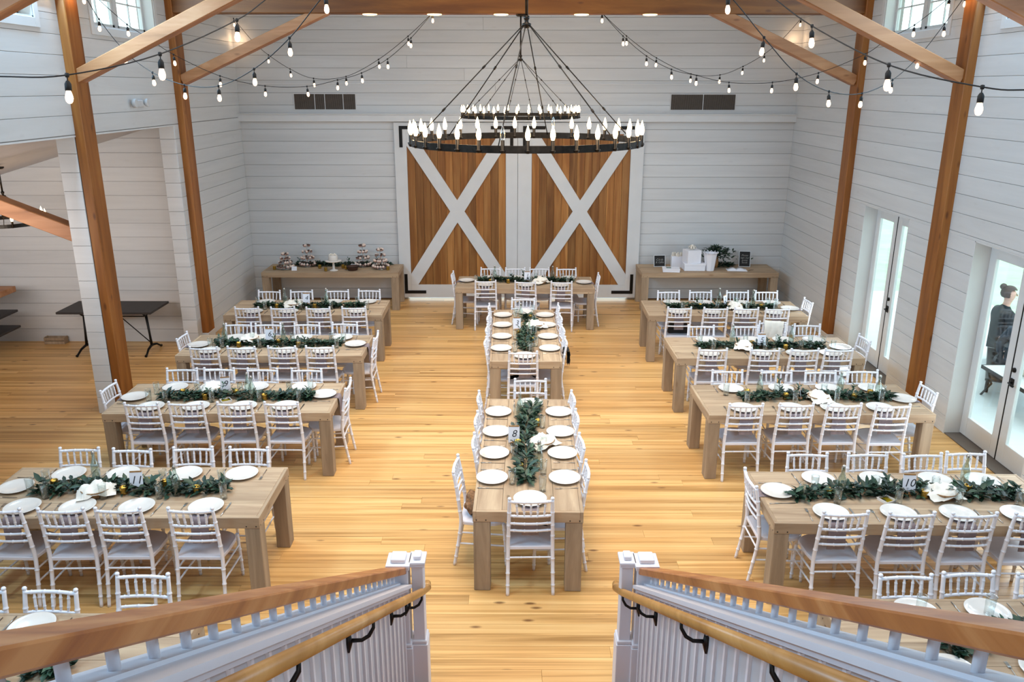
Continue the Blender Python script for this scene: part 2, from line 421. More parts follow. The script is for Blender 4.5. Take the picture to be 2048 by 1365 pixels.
# ---- posts, braces and tie beams
def post(name, x0, x1, y0, y1, label, z0=0.0):
    t = thing(name, label, 'post', ((x0+x1)/2, (y0+y1)/2, 0), 0, 'timber posts along the side walls')
    hx, hy = (x1-x0)/2, (y1-y0)/2
    obj('timber', MB().cbox(-hx, hx, -hy, hy, z0, 5.98, .008), MT['timber'], t)
    if z0: obj('plinth', MB().cbox(-hx-.004, hx+.004, -hy-.004, hy+.004, 0, z0, .004), MT['white'], t)
post('timber_post', XL+.001, XL+.116, 10.0, 10.30, 'square timber post on left wall, nearer the camera')
post('timber_post', XL+.001, XL+.116, 13.12, 13.42, 'square timber post on left wall, farther one near back tables', .17)
post('timber_post', XR-.116, XR-.001, 10.0, 10.27, 'square timber post between the two glass doors on right wall')
post('timber_post', XR-.116, XR-.001, 13.10, 13.38, 'square timber post on right wall, farther one beyond rear glass door', .17)
def brace(xa, za, xb, zb, y0, y1, label, h=0.155, nm='knee_brace', mat='brace'):
    d = Vector((xb-xa, 0, zb-za)).normalized(); n = Vector((-d.z, 0, d.x))*h/2
    if n.z < 0: n = -n
    a, b = Vector((xa, 0, za)), Vector((xb, 0, zb))
    pts = [(a-n), (b-n), (b+n), (a+n)]
    o = obj(nm, MB().prism([(p.x, p.z) for p in pts], y0, y1), MT[mat])
    bv = o.modifiers.new('b', 'BEVEL'); bv.width = .008; bv.segments = 1
    return tag(o, label, 'beam', 'diagonal timber braces')
def K(v, k): return (v[0]*k, CAMZ+(v[1]-CAMZ)*k, v[2]*k, CAMZ+(v[3]-CAMZ)*k)
brace(*K((-5.40, 4.235, -3.05, 5.336), .9545), 10.05, 10.25, 'diagonal timber brace rising from the nearer left post', h=.148)
brace(*K((-5.40, 4.23, -2.92, 5.336), .948), 13.17, 13.37, 'diagonal timber brace from farther left post to the cross beam', h=.148)
brace(*K((5.42, 4.245, 3.10, 5.327), .9745), 10.05, 10.24, 'diagonal timber brace rising from the nearer right post', h=.15)
brace(*K((5.45, 4.23, 2.98, 5.339), .968), 13.16, 13.34, 'diagonal timber brace from farther right post to the cross beam', h=.15)
brace(*K((-5.46, 4.22, -3.3, 5.22), .92), 6.63, 6.80, 'diagonal timber brace cut off by the upper left photo corner', h=.145)
brace(*K((5.52, 4.08, 3.3, 5.10), .947), 6.63, 6.80, 'diagonal timber brace cut off by the upper right photo corner', h=.145)
BZ = 5.182
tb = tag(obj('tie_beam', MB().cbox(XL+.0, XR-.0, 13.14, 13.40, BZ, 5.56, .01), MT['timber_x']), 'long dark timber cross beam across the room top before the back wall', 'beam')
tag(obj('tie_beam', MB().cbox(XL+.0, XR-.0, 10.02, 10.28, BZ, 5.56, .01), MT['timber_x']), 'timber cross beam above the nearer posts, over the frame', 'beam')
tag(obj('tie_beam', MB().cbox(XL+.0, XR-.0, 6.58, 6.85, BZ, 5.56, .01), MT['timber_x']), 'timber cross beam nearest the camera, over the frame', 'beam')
for i, x in enumerate((-2.18, -1.2, -.19, 1.03, 2.07)):
    p = MB().lathe([(0.0, 0), (.085, 0), (.11, .006), (.11, .014)], 20)
    o = tag(obj('puck_light', p, MT['puck'], loc=(x, 13.27, BZ-.014)), 'warm round puck lamp under the cross beam, %s from the left' % ORD[i], 'lamp', 'puck lamps under the cross beam')
    l = bpy.data.lights.new('puck_glow', 'POINT'); l.energy = 2.2; l.color = (1, .72, .40); l.shadow_soft_size = .03
    lo = bpy.data.objects.new('puck_glow', l); C.objects.link(lo); lo.location = (x, 13.27, BZ-.05)

# annex brace
brace(-5.47, 2.345, -6.9, 2.92, 10.1, 10.3, 'diagonal timber brace in the side room at the left edge', h=.18)

# ---- vents
for nm, x0, x1, lab, divs in (('vent_grille', -4.16, -3.0, 'dark metal vent grille high on the back wall, left of the doors', (.335, .5, .8)), ('vent_grille', 2.99, 4.21, 'dark metal vent grille high on the back wall, right of the doors', (.5,))):
    v = thing(nm, lab, 'vent', ((x0+x1)/2, YB-.014, 3.86), 0, 'back wall vent grilles')
    hw = (x1-x0)/2
    obj('duct_back', MB().box(-hw, hw, -.004, 0, -.14, .14), MT['grille_dark'], v)
    m = MB()
    n = 60
    for i in range(n):
        x = -hw+(i+.5)*2*hw/n; m.box(x-.004, x+.004, -.014, -.004, -.14, .14)
    s = obj('slats', m, MT['grille'], v, kind='stuff')
    m = MB().box(-hw-.012, hw+.012, -.018, 0, .14, .152).box(-hw-.012, hw+.012, -.018, 0, -.152, -.14).box(-hw-.012, -hw, -.018, 0, -.14, .14).box(hw, hw+.012, -.018, 0, -.14, .14)
    obj('frame', m, MT['white'], v)
    for d in divs: obj('divider', MB().box(-hw+2*hw*d-.006, -hw+2*hw*d+.006, -.02, -.014, -.14, .14), MT['plastic'], v)

# ---- barn doors
def barn_door(x0, x1, f0, f1, label, brs):
    Y1 = YB-.03; Y0 = Y1-.035
    t = thing('barn_door', label, 'door', ((x0+x1)/2, Y1, 0), 0, 'pair of sliding barn doors')
    cx = (x0+x1)/2; zb, zt, fb, ft = .045, 3.485, .31, 3.27
    n = 13; wd = (f1-f0)/n
    for i in range(n):
        a = f0+i*wd-cx
        obj('board', MB().cbox(a+.0015, a+wd-.0015, Y0-Y1+.012, -.006, fb-.02, ft+.02, .003), MT['cedar'], t)
    fy0, fy1 = Y0-Y1-.012, -.004
    obj('stile', MB().cbox(x0-cx, f0-cx, fy0, fy1, zb, zt, .003), MT['white'], t)
    obj('stile', MB().cbox(f1-cx, x1-cx, fy0, fy1, zb, zt, .003), MT['white'], t)
    obj('rail', MB().cbox(f0-cx, f1-cx, fy0, fy1, ft, zt, .003), MT['white'], t)
    obj('rail', MB().cbox(f0-cx, f1-cx, fy0, fy1, zb, fb, .003), MT['white'], t)
    a, b = f0-cx, f1-cx; hw = .118
    for sgn, off in ((1, 0), (-1, .003)):
        p, q = (Vector((a, ft)), Vector((b, fb))) if sgn > 0 else (Vector((b, ft)), Vector((a, fb)))
        # parallelogram clipped by the field: corner-to-corner diagonal of constant width
        d = (q-p).normalized(); s_ = hw/abs(d.y) ; r_ = hw/abs(d.x)
        sx = 1 if sgn > 0 else -1
        pts = [(p.x, p.y), (p.x+sx*s_, p.y), (q.x, q.y+r_), (q.x, q.y), (q.x-sx*s_, q.y), (p.x, p.y-r_)]
        if sx < 0: pts = pts[::-1]
        obj('diagonal_brace', MB().prism(pts, fy0-off, Y0-Y1+.013), MT['white'], t)
    for bx, bz, sx, sz in brs:
        x, z = bx-cx, bz
        L1, L2, wd2 = .43, .40, .062
        pts = [(x, z), (x+sx*L1, z), (x+sx*L1, z+sz*wd2), (x+sx*wd2, z+sz*wd2), (x+sx*wd2, z+sz*L2), (x, z+sz*L2)]
        if sx*sz < 0: pts = pts[::-1]
        obj('corner_strap', MB().prism(pts, fy0-.008, fy0), MT['iron'], t)
    return t
barn_door(-2.29, 0.083, -2.055, -.145, 'left sliding barn door, cedar boards with white X frame', [(-2.19, 3.42, 1, -1), (.0, 3.42, -1, -1), (-2.19, .13, 1, 1), (.0, .13, -1, 1)])
barn_door(.089, 2.515, .357, 2.265, 'right sliding barn door, cedar boards with white X frame', [(.185, 3.42, 1, -1), (2.42, 3.42, -1, -1), (.185, .13, 1, 1), (2.42, .13, -1, 1)])

# ---- french doors
def french_door(n, y0, y1, label):
    xd = 5.59; t = bpy.data.objects.new('door_%d' % n, None); C.objects.link(t); t['kind'] = 'structure'; t['label'] = label
    t.location = (xd, (y0+y1)/2, 0); cy = (y0+y1)/2
    # jamb lining
    J = MB().box(XR-xd-.012, .07, y1-cy-.012, y1-cy, 0, DT).box(XR-xd-.012, .07, y0-cy, y0-cy+.012, 0, DT).box(XR-xd-.012, .07, y0-cy, y1-cy, DT-.012, DT)
    obj('jamb', J, MT['white'], t)
    obj('threshold', MB().cbox(XR-xd-.0, .08, y0-cy, y1-cy, 0, .012, .003), MT['grille'], t)
    mid = 0.0
    for k, (a, b) in enumerate(((y0-cy+.014, mid-.004), (mid+.004, y1-cy-.014))):
        g0, g1, z0, z1 = a+.13, b-.13, .27, 2.24
        f = MB()
        f.cbox(-.022, .022, a, g0, .022, DT-.016, .004).cbox(-.022, .022, g1, b, .022, DT-.016, .004)
        f.cbox(-.022, .022, g0, g1, .022, z0, .004).cbox(-.022, .022, g0, g1, z1, DT-.016, .004)
        leaf = obj('door_leaf', f, MT['white'], t)
        obj('glass_pane', MB().box(-.003, .003, g0, g1, z0, z1), MT['pane'], leaf)
        if k == 0:
            hy = b-.05
            h = MB().cbox(-.034, -.022, hy-.03, hy+.03, .93, 1.03, .004).tube([(-.034, hy, .98), (-.075, hy, .98)], .009).tube([(-.072, hy-.005, .98), (-.078, hy-.11, .975)], .009)
            obj('handle', h, MT['iron'], leaf)
            obj('deadbolt', MB().lathe([(.0, .02), (.026, .02), (.028, 0), (.0, 0)], 14, M=Matrix.Translation((-.022, hy, 1.13)) @ Matrix.Rotation(-PI/2, 4, 'Y')), MT['iron'], leaf)
    obj('astragal', MB().box(-.028, -.02, mid-.006, mid+.006, .022, DT-.016), MT['iron'], t)
french_door(1, D1[0], D1[1], 'white double glass door on right wall, farther one')
french_door(2, D2[0], D2[1], 'white double glass door on right wall, nearer one')

# ---- high windows
def window(n, x, sgn, y0, y1, z0, z1, label):
    t = bpy.data.objects.new('window_%d' % n, None); C.objects.link(t); t['kind'] = 'structure'; t['label'] = label
    t.location = (x, (y0+y1)/2, z0); hy = (y1-y0)/2; h = z1-z0
    d = sgn*.15
    m = MB()
    a, b = sorted((-sgn*.014, sgn*.2))
    m.box(a, b, -hy, -hy+.02, 0, h).box(a, b, hy-.02, hy, 0, h).box(a, b, -hy, hy, 0, .02).box(a, b, -hy, hy, h-.02, h)
    obj('window_frame', m, MT['white'], t)
    for c0, c1 in ((-hy+.02, -.04), (.04, hy-.02)):
        s = MB()
        s.box(d-.02, d+.02, c0, c0+.05, .02, h-.02).box(d-.02, d+.02, c1-.05, c1, .02, h-.02).box(d-.02, d+.02, c0, c1, .02, .07).box(d-.02, d+.02, c0, c1, h-.07, h-.02)
        sa = obj('sash', s, MT['white'], t)
        cm = (c0+c1)/2
        obj('muntin', MB().box(d-.01, d+.01, cm-.009, cm+.009, .07, h-.07).box(d-.01, d+.01, c0+.05, c1-.05, h*.36-.009, h*.36+.009).box(d-.01, d+.01, c0+.05, c1-.05, h*.7-.009, h*.7+.009), MT['white'], sa)
        obj('glass_pane', MB().box(d-.003, d+.003, c0+.05, c1-.05, .07, h-.07), MT['pane'], sa)
    obj('mullion', MB().box(d-.03, d+.03, -.04, .04, .02, h-.02), MT['white'], t)
    obj('casing', MB().cbox(min(-sgn*.03, -sgn*.012), max(-sgn*.03, -sgn*.012), -hy-.09, -hy, -.1, h+.05, .003).cbox(min(-sgn*.03, -sgn*.012), max(-sgn*.03, -sgn*.012), hy, hy+.09, -.1, h+.05, .003).cbox(min(-sgn*.03, -sgn*.012), max(-sgn*.03, -sgn*.012), -hy, hy, -.1, 0, .003), MT['white'], t)
window(1, XL, -1, 10.83, 12.68, 4.843, 5.86, 'high window on left wall between the timber posts')
window(2, XL, -1, 7.63, 9.50, 4.843, 5.86, 'high window at upper left corner of the photo')
window(3, XR, 1, 10.79, 12.66, 4.838, 5.86, 'high window on right wall between the timber posts')
window(4, XR, 1, 7.61, 9.51, 4.838, 5.86, 'high window at upper right corner of the photo')

# ---- emergency light on the left wall
e = thing('emergency_light', 'small white two-headed emergency light on left wall between posts', 'lamp', (XL+.014, 11.74, 3.90))
obj('housing', MB().cbox(0, .05, -.13, .13, -.05, .05, .012), MT['plastic'], e)
for s in (-1, 1):
    obj('lamp_head', MB().lathe([(.0, .0), (.03, .0), (.055, .03), (.058, .06), (.05, .062), (.0, .05)], 18, M=Matrix.Translation((.03, s*.19, .01)) @ Matrix.Rotation(PI/2, 4, 'Y')), MT['plastic'], e)

# ------------------------------------------------------------------ outdoors
struct('ground_lawn', MB().box(5.64, 60, -20, 70, -.35, -.16).box(-60, 5.64, 16.4, 70, -.35, -.16), MT['lawn'])
struct('patio', MB().box(5.64, 9.6, 4, 17, -.2, -.03), MT['patio'])
struct('patio_rear', MB().box(-6, 6, 16.35, 19, -.2, -.03), MT['patio'])
fe = thing('rail_fence', 'pale rail fence far out on the lawn beyond the glass door', 'fence', (24, 30, -.16))
for i in range(9): obj('post', MB().cbox(-.06, .06, i*2.5-10.06, i*2.5-9.94, 0, 1.2, .01), MT['fence'], fe)
for z in (.45, 1.0): obj('rail', MB().cbox(-.03, .03, -10, 10, z, z+.12, .01), MT['fence'], fe)

# ------------------------------------------------------------------ chandeliers
def chandelier(x, y, zr, R, n, hubz, topz, label, nlit=None, ncable=6, power=0, turn=0.05, canopy=True):
    t = thing('ring_chandelier', label, 'chandelier', (x, y, zr))
    m = MB().lathe([(R-.012, 0), (R+.004, 0), (R+.004, .052), (R-.012, .052), (R-.012, 0)], 72, smooth=False)
    obj('ring', m, MT['bronze'], t)
    cup = MB().lathe([(0, -.005), (.012, -.005), (.016, .0), (.024, .012), (.024, .016), (.0135, .018), (.0135, .085), (.0, .085)], 10).mesh('candle_sleeve', MT['bronze'])
    off = MB().lathe([(.008, .082), (.013, .092), (.0185, .112), (.0175, .132), (.011, .155), (.0045, .178), (.0, .19)], 10).mesh('flame_bulb', MT['glass'])
    fl = MB().lathe([(.008, .082), (.013, .092), (.0185, .112), (.0175, .132), (.011, .155), (.0045, .178), (.0, .19)], 10).mesh('flame_bulb', MT['flame'])
    for i in range(n):
        a = 2*PI*(i+turn)/n
        c = obj('candle_sleeve', cup, None, t, ((R-.0)*math.cos(a), (R-.0)*math.sin(a), .004))
        obj('flame_bulb', off if i in (nlit or ()) else fl, None, c)
    hz = hubz-zr
    for i in range(ncable):
        a = 2*PI*(i+.28)/ncable
        p = Vector((.02*math.cos(a), .02*math.sin(a), hz)); q = Vector(((R-.004)*math.cos(a), (R-.004)*math.sin(a), .03))
        m = MB().tube([p, q], .0045, 6)
        for f in (.36, .72):
            c = p.lerp(q, f); d = (q-p).normalized()
            m.tube([c-d*.02, c-d*.012, c+d*.012, c+d*.02], [.005, .009, .009, .005], 6)
        obj('cable', m, MT['bronze'], t)
    obj('hub', MB().lathe([(0, hz-.03), (.018, hz-.03), (.035, hz-.008), (.035, hz+.004), (.016, hz+.012), (.016, hz+.03), (.022, hz+.036), (.022, hz+.06), (.0, hz+.064)], 14), MT['bronze'], t)
    obj('stem', MB().tube([(0, 0, hz+.05), (0, 0, topz-zr-.02)], .0125, 10), MT['bronze'], t)
    if canopy: obj('canopy', MB().lathe([(0, topz-zr-.03), (.06, topz-zr-.03), (.075, topz-zr-.012), (.075, topz-zr), (0, topz-zr)], 18), MT['bronze'], t)
    if power:
        for i in range(6):
            a = 2*PI*i/6
            l = bpy.data.lights.new('candle_light', 'POINT'); l.energy = power/6; l.color = (1, .70, .40); l.shadow_soft_size = .12
            lo = bpy.data.objects.new('candle_light', l); C.objects.link(lo); lo.location = (x+R*.98*math.cos(a), y+R*.98*math.sin(a), zr+.22)
    return t
chandelier(.10, 6.715, 3.678, .92, 33, 4.584, BZ, 'large black ring chandelier with candle bulbs, nearer one', power=26, turn=.75, nlit=(23, 6))
chandelier(.11, 13.28, 3.664, .92, 33, 4.538, BZ, 'large black ring chandelier with candle bulbs, farther one', power=26, turn=.4)
chandelier(-7.15, 11.5, 2.27, .48, 10, 2.66, 3.06, 'small ring chandelier in the side room at the left edge', ncable=4, power=5, turn=.55)

# ------------------------------------------------------------------ string lights
SL = {
'UL':([[-1.238,13.377,5.208],[-1.67,13.751,4.895],[-2.22,14.17,4.56],[-2.836,14.508,4.297],[-3.46,14.813,4.268],[-4.005,15.388,4.435],[-4.451,15.674,4.682],[-4.79,15.909,4.933],[-5.139,16.032,5.327]],[1,2,3,4,5,6,8]),
'LL':([[-1.238,13.377,5.208],[-1.554,13.157,4.837],[-1.902,13.009,4.53],[-2.275,12.841,4.326],[-2.602,12.653,4.225],[-3.003,12.414,4.132],[-3.507,12.05,4.137],[-3.999,11.671,4.266],[-4.487,11.387,4.531],[-4.686,11.181,4.712],[-4.888,11.022,4.876],[-5.134,10.85,5.163]],[0,1,2,3,4,5,6,7,8,10]),
'SL':([[-1.094,6.344,4.983],[-1.431,6.705,4.799],[-1.842,7.137,4.505],[-2.293,7.589,4.272],[-2.824,8.173,4.129],[-3.392,8.804,4.14],[-4.033,9.579,4.275],[-4.674,10.391,4.528],[-5.039,10.614,4.909],[-5.081,10.39,5.2]],[1,2,3,4,5,6,7,8,9]),
'NL':([[-2.963,4.312,4.173],[-2.617,4.362,4.167],[-2.33,4.47,4.176],[-2.018,4.926,4.297],[-1.901,6.002,4.559],[-1.861,6.583,4.741],[-1.725,7.534,5.107]],[2,3,4]),
'UR':([[1.351,13.378,5.21],[1.788,13.753,4.903],[2.351,14.179,4.589],[3.006,14.522,4.345],[3.572,14.833,4.334],[4.111,15.404,4.488],[4.557,15.683,4.71],[4.942,15.926,4.988],[5.271,16.035,5.338]],[1,2,3,4,5,6,8]),
'LR':([[1.351,13.378,5.21],[1.659,13.167,4.869],[2.007,13.024,4.578],[2.365,12.859,4.382],[2.706,12.674,4.294],[3.133,12.434,4.195],[3.654,12.067,4.193],[4.153,11.686,4.315],[4.641,11.392,4.548],[4.816,11.184,4.723],[5.065,11.024,4.881],[5.271,10.643,5.171]],[0,1,2,3,4,5,6,7,8,10,11]),
'SR':([[1.273,6.344,4.986],[1.631,6.705,4.799],[2.059,7.14,4.513],[2.5,7.577,4.236],[3.019,8.159,4.086],[3.591,8.781,4.065],[4.23,9.557,4.205],[4.774,10.166,4.48],[5.126,10.385,4.848],[5.276,10.275,5.167]],[1,2,3,4,5,6,7,8,9]),
'NR':([[1.789,7.541,5.131],[1.861,7.069,4.958],[1.956,6.586,4.753],[2.05,5.991,4.524],[2.141,4.909,4.242],[2.444,4.453,4.122],[2.628,4.344,4.108],[2.948,4.293,4.113]],[1,3,4,5]),
}
_sock = MB().tube([(0, 0, -.002), (0, 0, -.03)], .003, 6).lathe([(0, -.028), (.007, -.028), (.012, -.036), (.0165, -.045), (.0165, -.078), (.0, -.078)], 12).lathe([(0, .012), (.010, .010), (.012, .0), (.009, -.012), (0, -.012)], 8).mesh('socket', MT['black'])
_bulb = MB().lathe([(.010, -.078), (.013, -.084), (.0185, -.104), (.0200, -.116), (.017, -.132), (.010, -.142), (.0, -.145)], 14).mesh('bulb', MT['bulb'])
SLAB = {'UL': 'string light swagged to the left back corner, beyond the farther left brace', 'LL': 'string light swagged from cross beam toward the nearer left post',
 'SL': 'string light dipping across upper left, over the farther left post', 'NL': 'thick-looking string light nearest the camera on the left side',
 'UR': 'string light swagged to the right back corner, beyond the farther right brace', 'LR': 'string light swagged from cross beam toward the nearer right post',
 'SR': 'string light dipping across upper right, over the farther right post', 'NR': 'thick-looking string light nearest the camera on the right side'}
def catmull(P, n=6):
    P = [Vector(p) for p in P]; out = []
    for i in range(len(P)-1):
        p0, p1, p2, p3 = P[max(i-1, 0)], P[i], P[i+1], P[min(i+2, len(P)-1)]
        for k in range(n):
            t = k/n
            out.append(.5*((2*p1)+(p2-p0)*t+(2*p0-5*p1+4*p2-p3)*t*t+(3*p1-p0-3*p2+p3)*t*t*t))
    out.append(P[-1]); return out
for k, (pts, bl) in SL.items():
    # run each line on to its fixing on wall or beam
    if k == 'NL': pts = [[-5.22, 4.0, 4.9], [-4.0, 4.15, 4.36]]+pts+[[-1.5, 8.8, 5.15], [-1.35, 10.02, 5.19]]; bl = [b+2 for b in bl]
    if k == 'NR': pts = [[1.5, 10.02, 5.19], [1.62, 8.8, 5.15]]+pts+[[4.2, 4.15, 4.36], [5.37, 4.0, 4.9]]; bl = [b+2 for b in bl]
    if k in ('SL', 'SR'): pts = [[pts[0][0]*.9, 6.60, 5.185]]+pts[1:]
    t = thing('string_light', SLAB[k], 'string light', pts[0])
    p0 = Vector(pts[0])
    obj('cord', MB().tube([p-p0 for p in catmull(pts)], .0042, 6), MT['black'], t)
    for b in bl:
        s = obj('socket', _sock, None, t, Vector(pts[b])-p0, (random.uniform(-.06, .06), random.uniform(-.08, .08), 0))
        obj('bulb', _bulb, None, s)
for x, z in ((-5.08, 4.96), (5.2, 4.98)):
    l = bpy.data.lights.new('corner_bulb_glow', 'POINT'); l.energy = 1.6; l.color = (1, .66, .38); l.shadow_soft_size = .03
    lo = bpy.data.objects.new('corner_bulb_glow', l); C.objects.link(lo); lo.location = (x, 15.98, z)
for x in (-5.0, 5.12):
    l = bpy.data.lights.new('post_lamp_glow', 'POINT'); l.energy = 2.0; l.color = (1, .62, .3); l.shadow_soft_size = .03
    lo = bpy.data.objects.new('post_lamp_glow', l); C.objects.link(lo); lo.location = (x, 10.15, 5.12)

# ------------------------------------------------------------------ chiavari chair prototype (seat faces +y, finials above x=+-.176, y=0)
def ringed(pts, r, nodes, ring=.0035):
    """polyline with bamboo rings at fractions"""
    P = catmull(pts, 5); n = len(P)
    L_ = [0]
    for a, b in zip(P, P[1:]): L_.append(L_[-1]+(b-a).length)
    T = L_[-1]
    def at(d):
        for i in range(n-1):
            if L_[i+1] >= d: return P[i].lerp(P[i+1], (d-L_[i])/max(1e-9, L_[i+1]-L_[i]))
        return P[-1]
    ev = [(l, r(l/T) if callable(r) else r) for l in L_]
    for f in nodes:
        d = f*T; rr = r(f) if callable(r) else r
        ev = [e for e in ev if abs(e[0]-d) > .008]
        ev += [(d-.007, rr), (d-.003, rr+ring), (d+.003, rr+ring), (d+.007, rr)]
    ev.sort()
    return [at(max(0, min(T, d))) for d, _ in ev], [q for _, q in ev]
W_, WS = .176, .188
chair_proto = thing('chiavari_chair', 'x', 'chair')
legs = []
for s in (-1, 1):
    P, R = ringed([(s*.193, -.005, 0), (s*.190, .030, .20), (s*.187, .060, .42), (s*.184, .050, .56), (s*.179, .024, .76), (s*.176, .0, .898)], lambda f: .0140+.003*math.sin(PI*f), (.1, .22, .36, .6, .72, .86))
    m = MB().tube(P, R, 8)
    m.lathe([(.0, .0), (.010, .0), (.009, .006), (.0155, .013), (.0165, .02), (.012, .028), (.0, .031)], 10, c=(s*.176, .0, .894))
    obj('leg', m, MT['chair'], chair_proto)
for s in (-1, 1):
    P, R = ringed([(s*.188, .462, 0), (s*.186, .455, .2), (s*.182, .44, .425)], lambda f: .0130+.003*f, (.12, .35, .62, .85))
    obj('leg', MB().tube(P, R, 8), MT['chair'], chair_proto)
def back_y(z):  # back plane
    for (z0, y0), (z1, y1) in (((.42, .060), (.56, .050)), ((.56, .050), (.76, .024)), ((.76, .024), (.93, -.003))):
        if z <= z1: return y0+(y1-y0)*(z-z0)/(z1-z0)
    return 0
for z, r, nm in ((.883, .0130, 'top_rail'), (.742, .0115, 'back_rail'), (.668, .0110, 'back_rail'), (.598, .0110, 'back_rail')):
    hw = .178 if z > .8 else .181; y = back_y(z)
    P, R = ringed([(-hw, y, z), (-hw*.5, y-.014, z), (0, y-.019, z), (hw*.5, y-.014, z), (hw, y, z)], r, (.12, .36, .64, .88), .0025)
    obj(nm, MB().tube(P, R, 7), MT['chair'], chair_proto)
for i in range(5):
    f = (i-2)/2*.118; f2 = f*.92; c = -.019+.018*(f/.178)**2
    P, R = ringed([(f2, back_y(.742)+c, .742), (f*.98, back_y(.81)+c, .81), (f, back_y(.883)+c, .883)], lambda q: .0065+.003*math.sin(PI*q), (.28, .72), .0022)
    obj('spindle', MB().tube(P, R, 6), MT['chair'], chair_proto)
# seat: D-shaped slab, flat moulded top
out = []
for i in range(25):
    a = PI*i/24
    x = .208*math.cos(a); y = .30+.175*math.sin(a)**.75
    if abs(math.cos(a)) > .86: x = .205*(1 if x > 0 else -1)*min(1, abs(math.cos(a))+.02)
    out.append((x, y))
out = [(.184, .052), (.203, .18)]+out+[(-.203, .18), (-.184, .052)]
m = MB(); n = len(out)
rings = [(.97, .405), (1.0, .410), (1.0, .432), (.975, .440), (.9, .438)]
vs = [(x*s, .26+(y-.26)*s, z) for s, z in rings for x, y in out]
fs = [(i*n+k, i*n+(k+1) % n, (i+1)*n+(k+1) % n, (i+1)*n+k) for i in range(len(rings)-1) for k in range(n)]
fs += [tuple(range(n))[::-1], tuple((len(rings)-1)*n+k for k in range(n))]
m.add(vs, fs, False); obj('seat', m, MT['chair_seat'], chair_proto)
def strch(a, b, r=.0085):
    P, R = ringed([a, (Vector(a)+Vector(b))/2, b], r, (.3, .7), .002)
    obj('stretcher', MB().tube(P, R, 6), MT['chair'], chair_proto)
strch((-.189, .048, .335), (.189, .048, .335)); strch((-.186, .455, .25), (.186, .455, .25))
for s in (-1, 1):
    strch((s*.189, .034, .22), (s*.187, .456, .20)); strch((s*.188, .047, .33), (s*.185, .452, .31))
_first = [True]
def place_chair(x, y, ang, label, group):
    a = math.radians(ang)
    if _first[0]:
        _first[0] = False; o = chair_proto; o.location = (x, y, 0); o.rotation_euler = (0, 0, a); o['label'] = label; o['group'] = group; return o
    return dup(chair_proto, (x, y, 0), a, label, group)

# ------------------------------------------------------------------ tableware prototypes (meshes shared)
_plate = MB().lathe([(0, .0), (.080, .0), (.085, .004), (.118, .014), (.1425, .022), (.1435, .025), (.140, .0255), (.116, .018), (.086, .0075), (.0, .0065)], 40).mesh('plate', MT['plate'])
_tumb = MB().lathe([(0, 0), (.028, 0), (.030, .003), (.034, .13), (.0355, .14), (.0335, .14), (.032, .13), (.028, .010), (0, .010)], 20).mesh('tumbler', MT['glass'])
def fork_mesh():
    m = MB()
    m.tube([(0, -.10, .004), (0, -.03, .0045), (0, .03, .007), (0, .05, .006)], [.0042, .003, .0022, .003], 6, flat=(1, .5))
    m.cbox(-.011, .011, .048, .066, .004, .0062, .001)
    for i in range(4): m.cbox(-.0105+i*.0058, -.0075+i*.0058, .065, .105, .004, .006, .0006)
    return m.mesh('fork', MT['steel'])
def knife_mesh():
    m = MB()
    m.tube([(0, -.115, .004), (0, -.06, .005), (0, -.01, .004)], [.0045, .0055, .0042], 6, flat=(1, .55))
    m.prism([(-.0045, -.012), (.005, -.012), (.009, .06), (.0075, .10), (.0, .118), (-.005, .10)], .003, .0048, 'xy')
    return m.mesh('knife', MT['steel'])
_fork, _knife = fork_mesh(), knife_mesh()
def napkin_mesh():
    m = MB(); nx, L_ = 5, [(-.02, .02, .0), (-.09, .0, .001), (-.155, -.0, .002), (-.166, -.006, .001), (-.170, -.03, 0), (-.172, -.10, 0), (-.170, -.17, 0), (-.173, -.215, 0)]
    # path (y, z): lies on the table under the plate then hangs over the edge
    path = [(.02, .002), (-.08, .002), (-.155, .003), (-.170, -.003), (-.176, -.04), (-.178, -.11), (-.176, -.17), (-.180, -.22)]
    vs = []
    for j, (y, z) in enumerate(path):
        for i in range(nx+1):
            u = i/nx-.5; fold = .004*math.sin(u*9+j*.6) if j > 2 else .0
            vs.append((u*.145, y-abs(fold) if j > 2 else y, z))
    fs = [(j*(nx+1)+i, j*(nx+1)+i+1, (j+1)*(nx+1)+i+1, (j+1)*(nx+1)+i) for j in range(len(path)-1) for i in range(nx)]
    nv = len(vs); vs2 = [(x, y-.003 if k//(nx+1) > 2 else y, z+.002 if k//(nx+1) <= 2 else z) for k, (x, y, z) in enumerate(vs)]
    m.add(vs, fs, True); m.add(vs2, [f[::-1] for f in fs], True)
    return m.mesh('napkin', MT['napkin'])
_napkin = napkin_mesh()
bottle_proto = None
def bottle_parts():
    g = MB().lathe([(0, 0), (.034, 0), (.037, .005), (.038, .12), (.036, .15), (.026, .18), (.0165, .205), (.0145, .245), (.017, .25), (.017, .258), (.0125, .258), (.0125, .205), (.022, .18), (.033, .15), (.035, .12), (.034, .012), (0, .012)], 20).mesh('glass_body', MT['bottle'])
    s = MB().lathe([(0, .250), (.013, .252), (.0155, .268), (.009, .28), (0, .283)], 12)
    s.tube([(-.017, 0, .235), (-.02, 0, .262), (-.010, 0, .283), (.010, 0, .283), (.02, 0, .262), (.017, 0, .235)], .0016, 5)
    return g, s.mesh('stopper', MT['steel'])
_bg, _bs = bottle_parts()
_votive = MB().lathe([(0, 0), (.024, 0), (.030, .006), (.032, .016), (.029, .022), (.033, .030), (.030, .037), (.033, .045), (.030, .052), (.033, .06), (.031, .07), (.029, .07), (.029, .012), (0, .012)], 18).mesh('votive', MT['gold'])
_tea = MB().lathe([(0, .03), (.010, .034), (.012, .045), (.006, .058), (0, .066)], 8).mesh('tealight', MT['tea'])
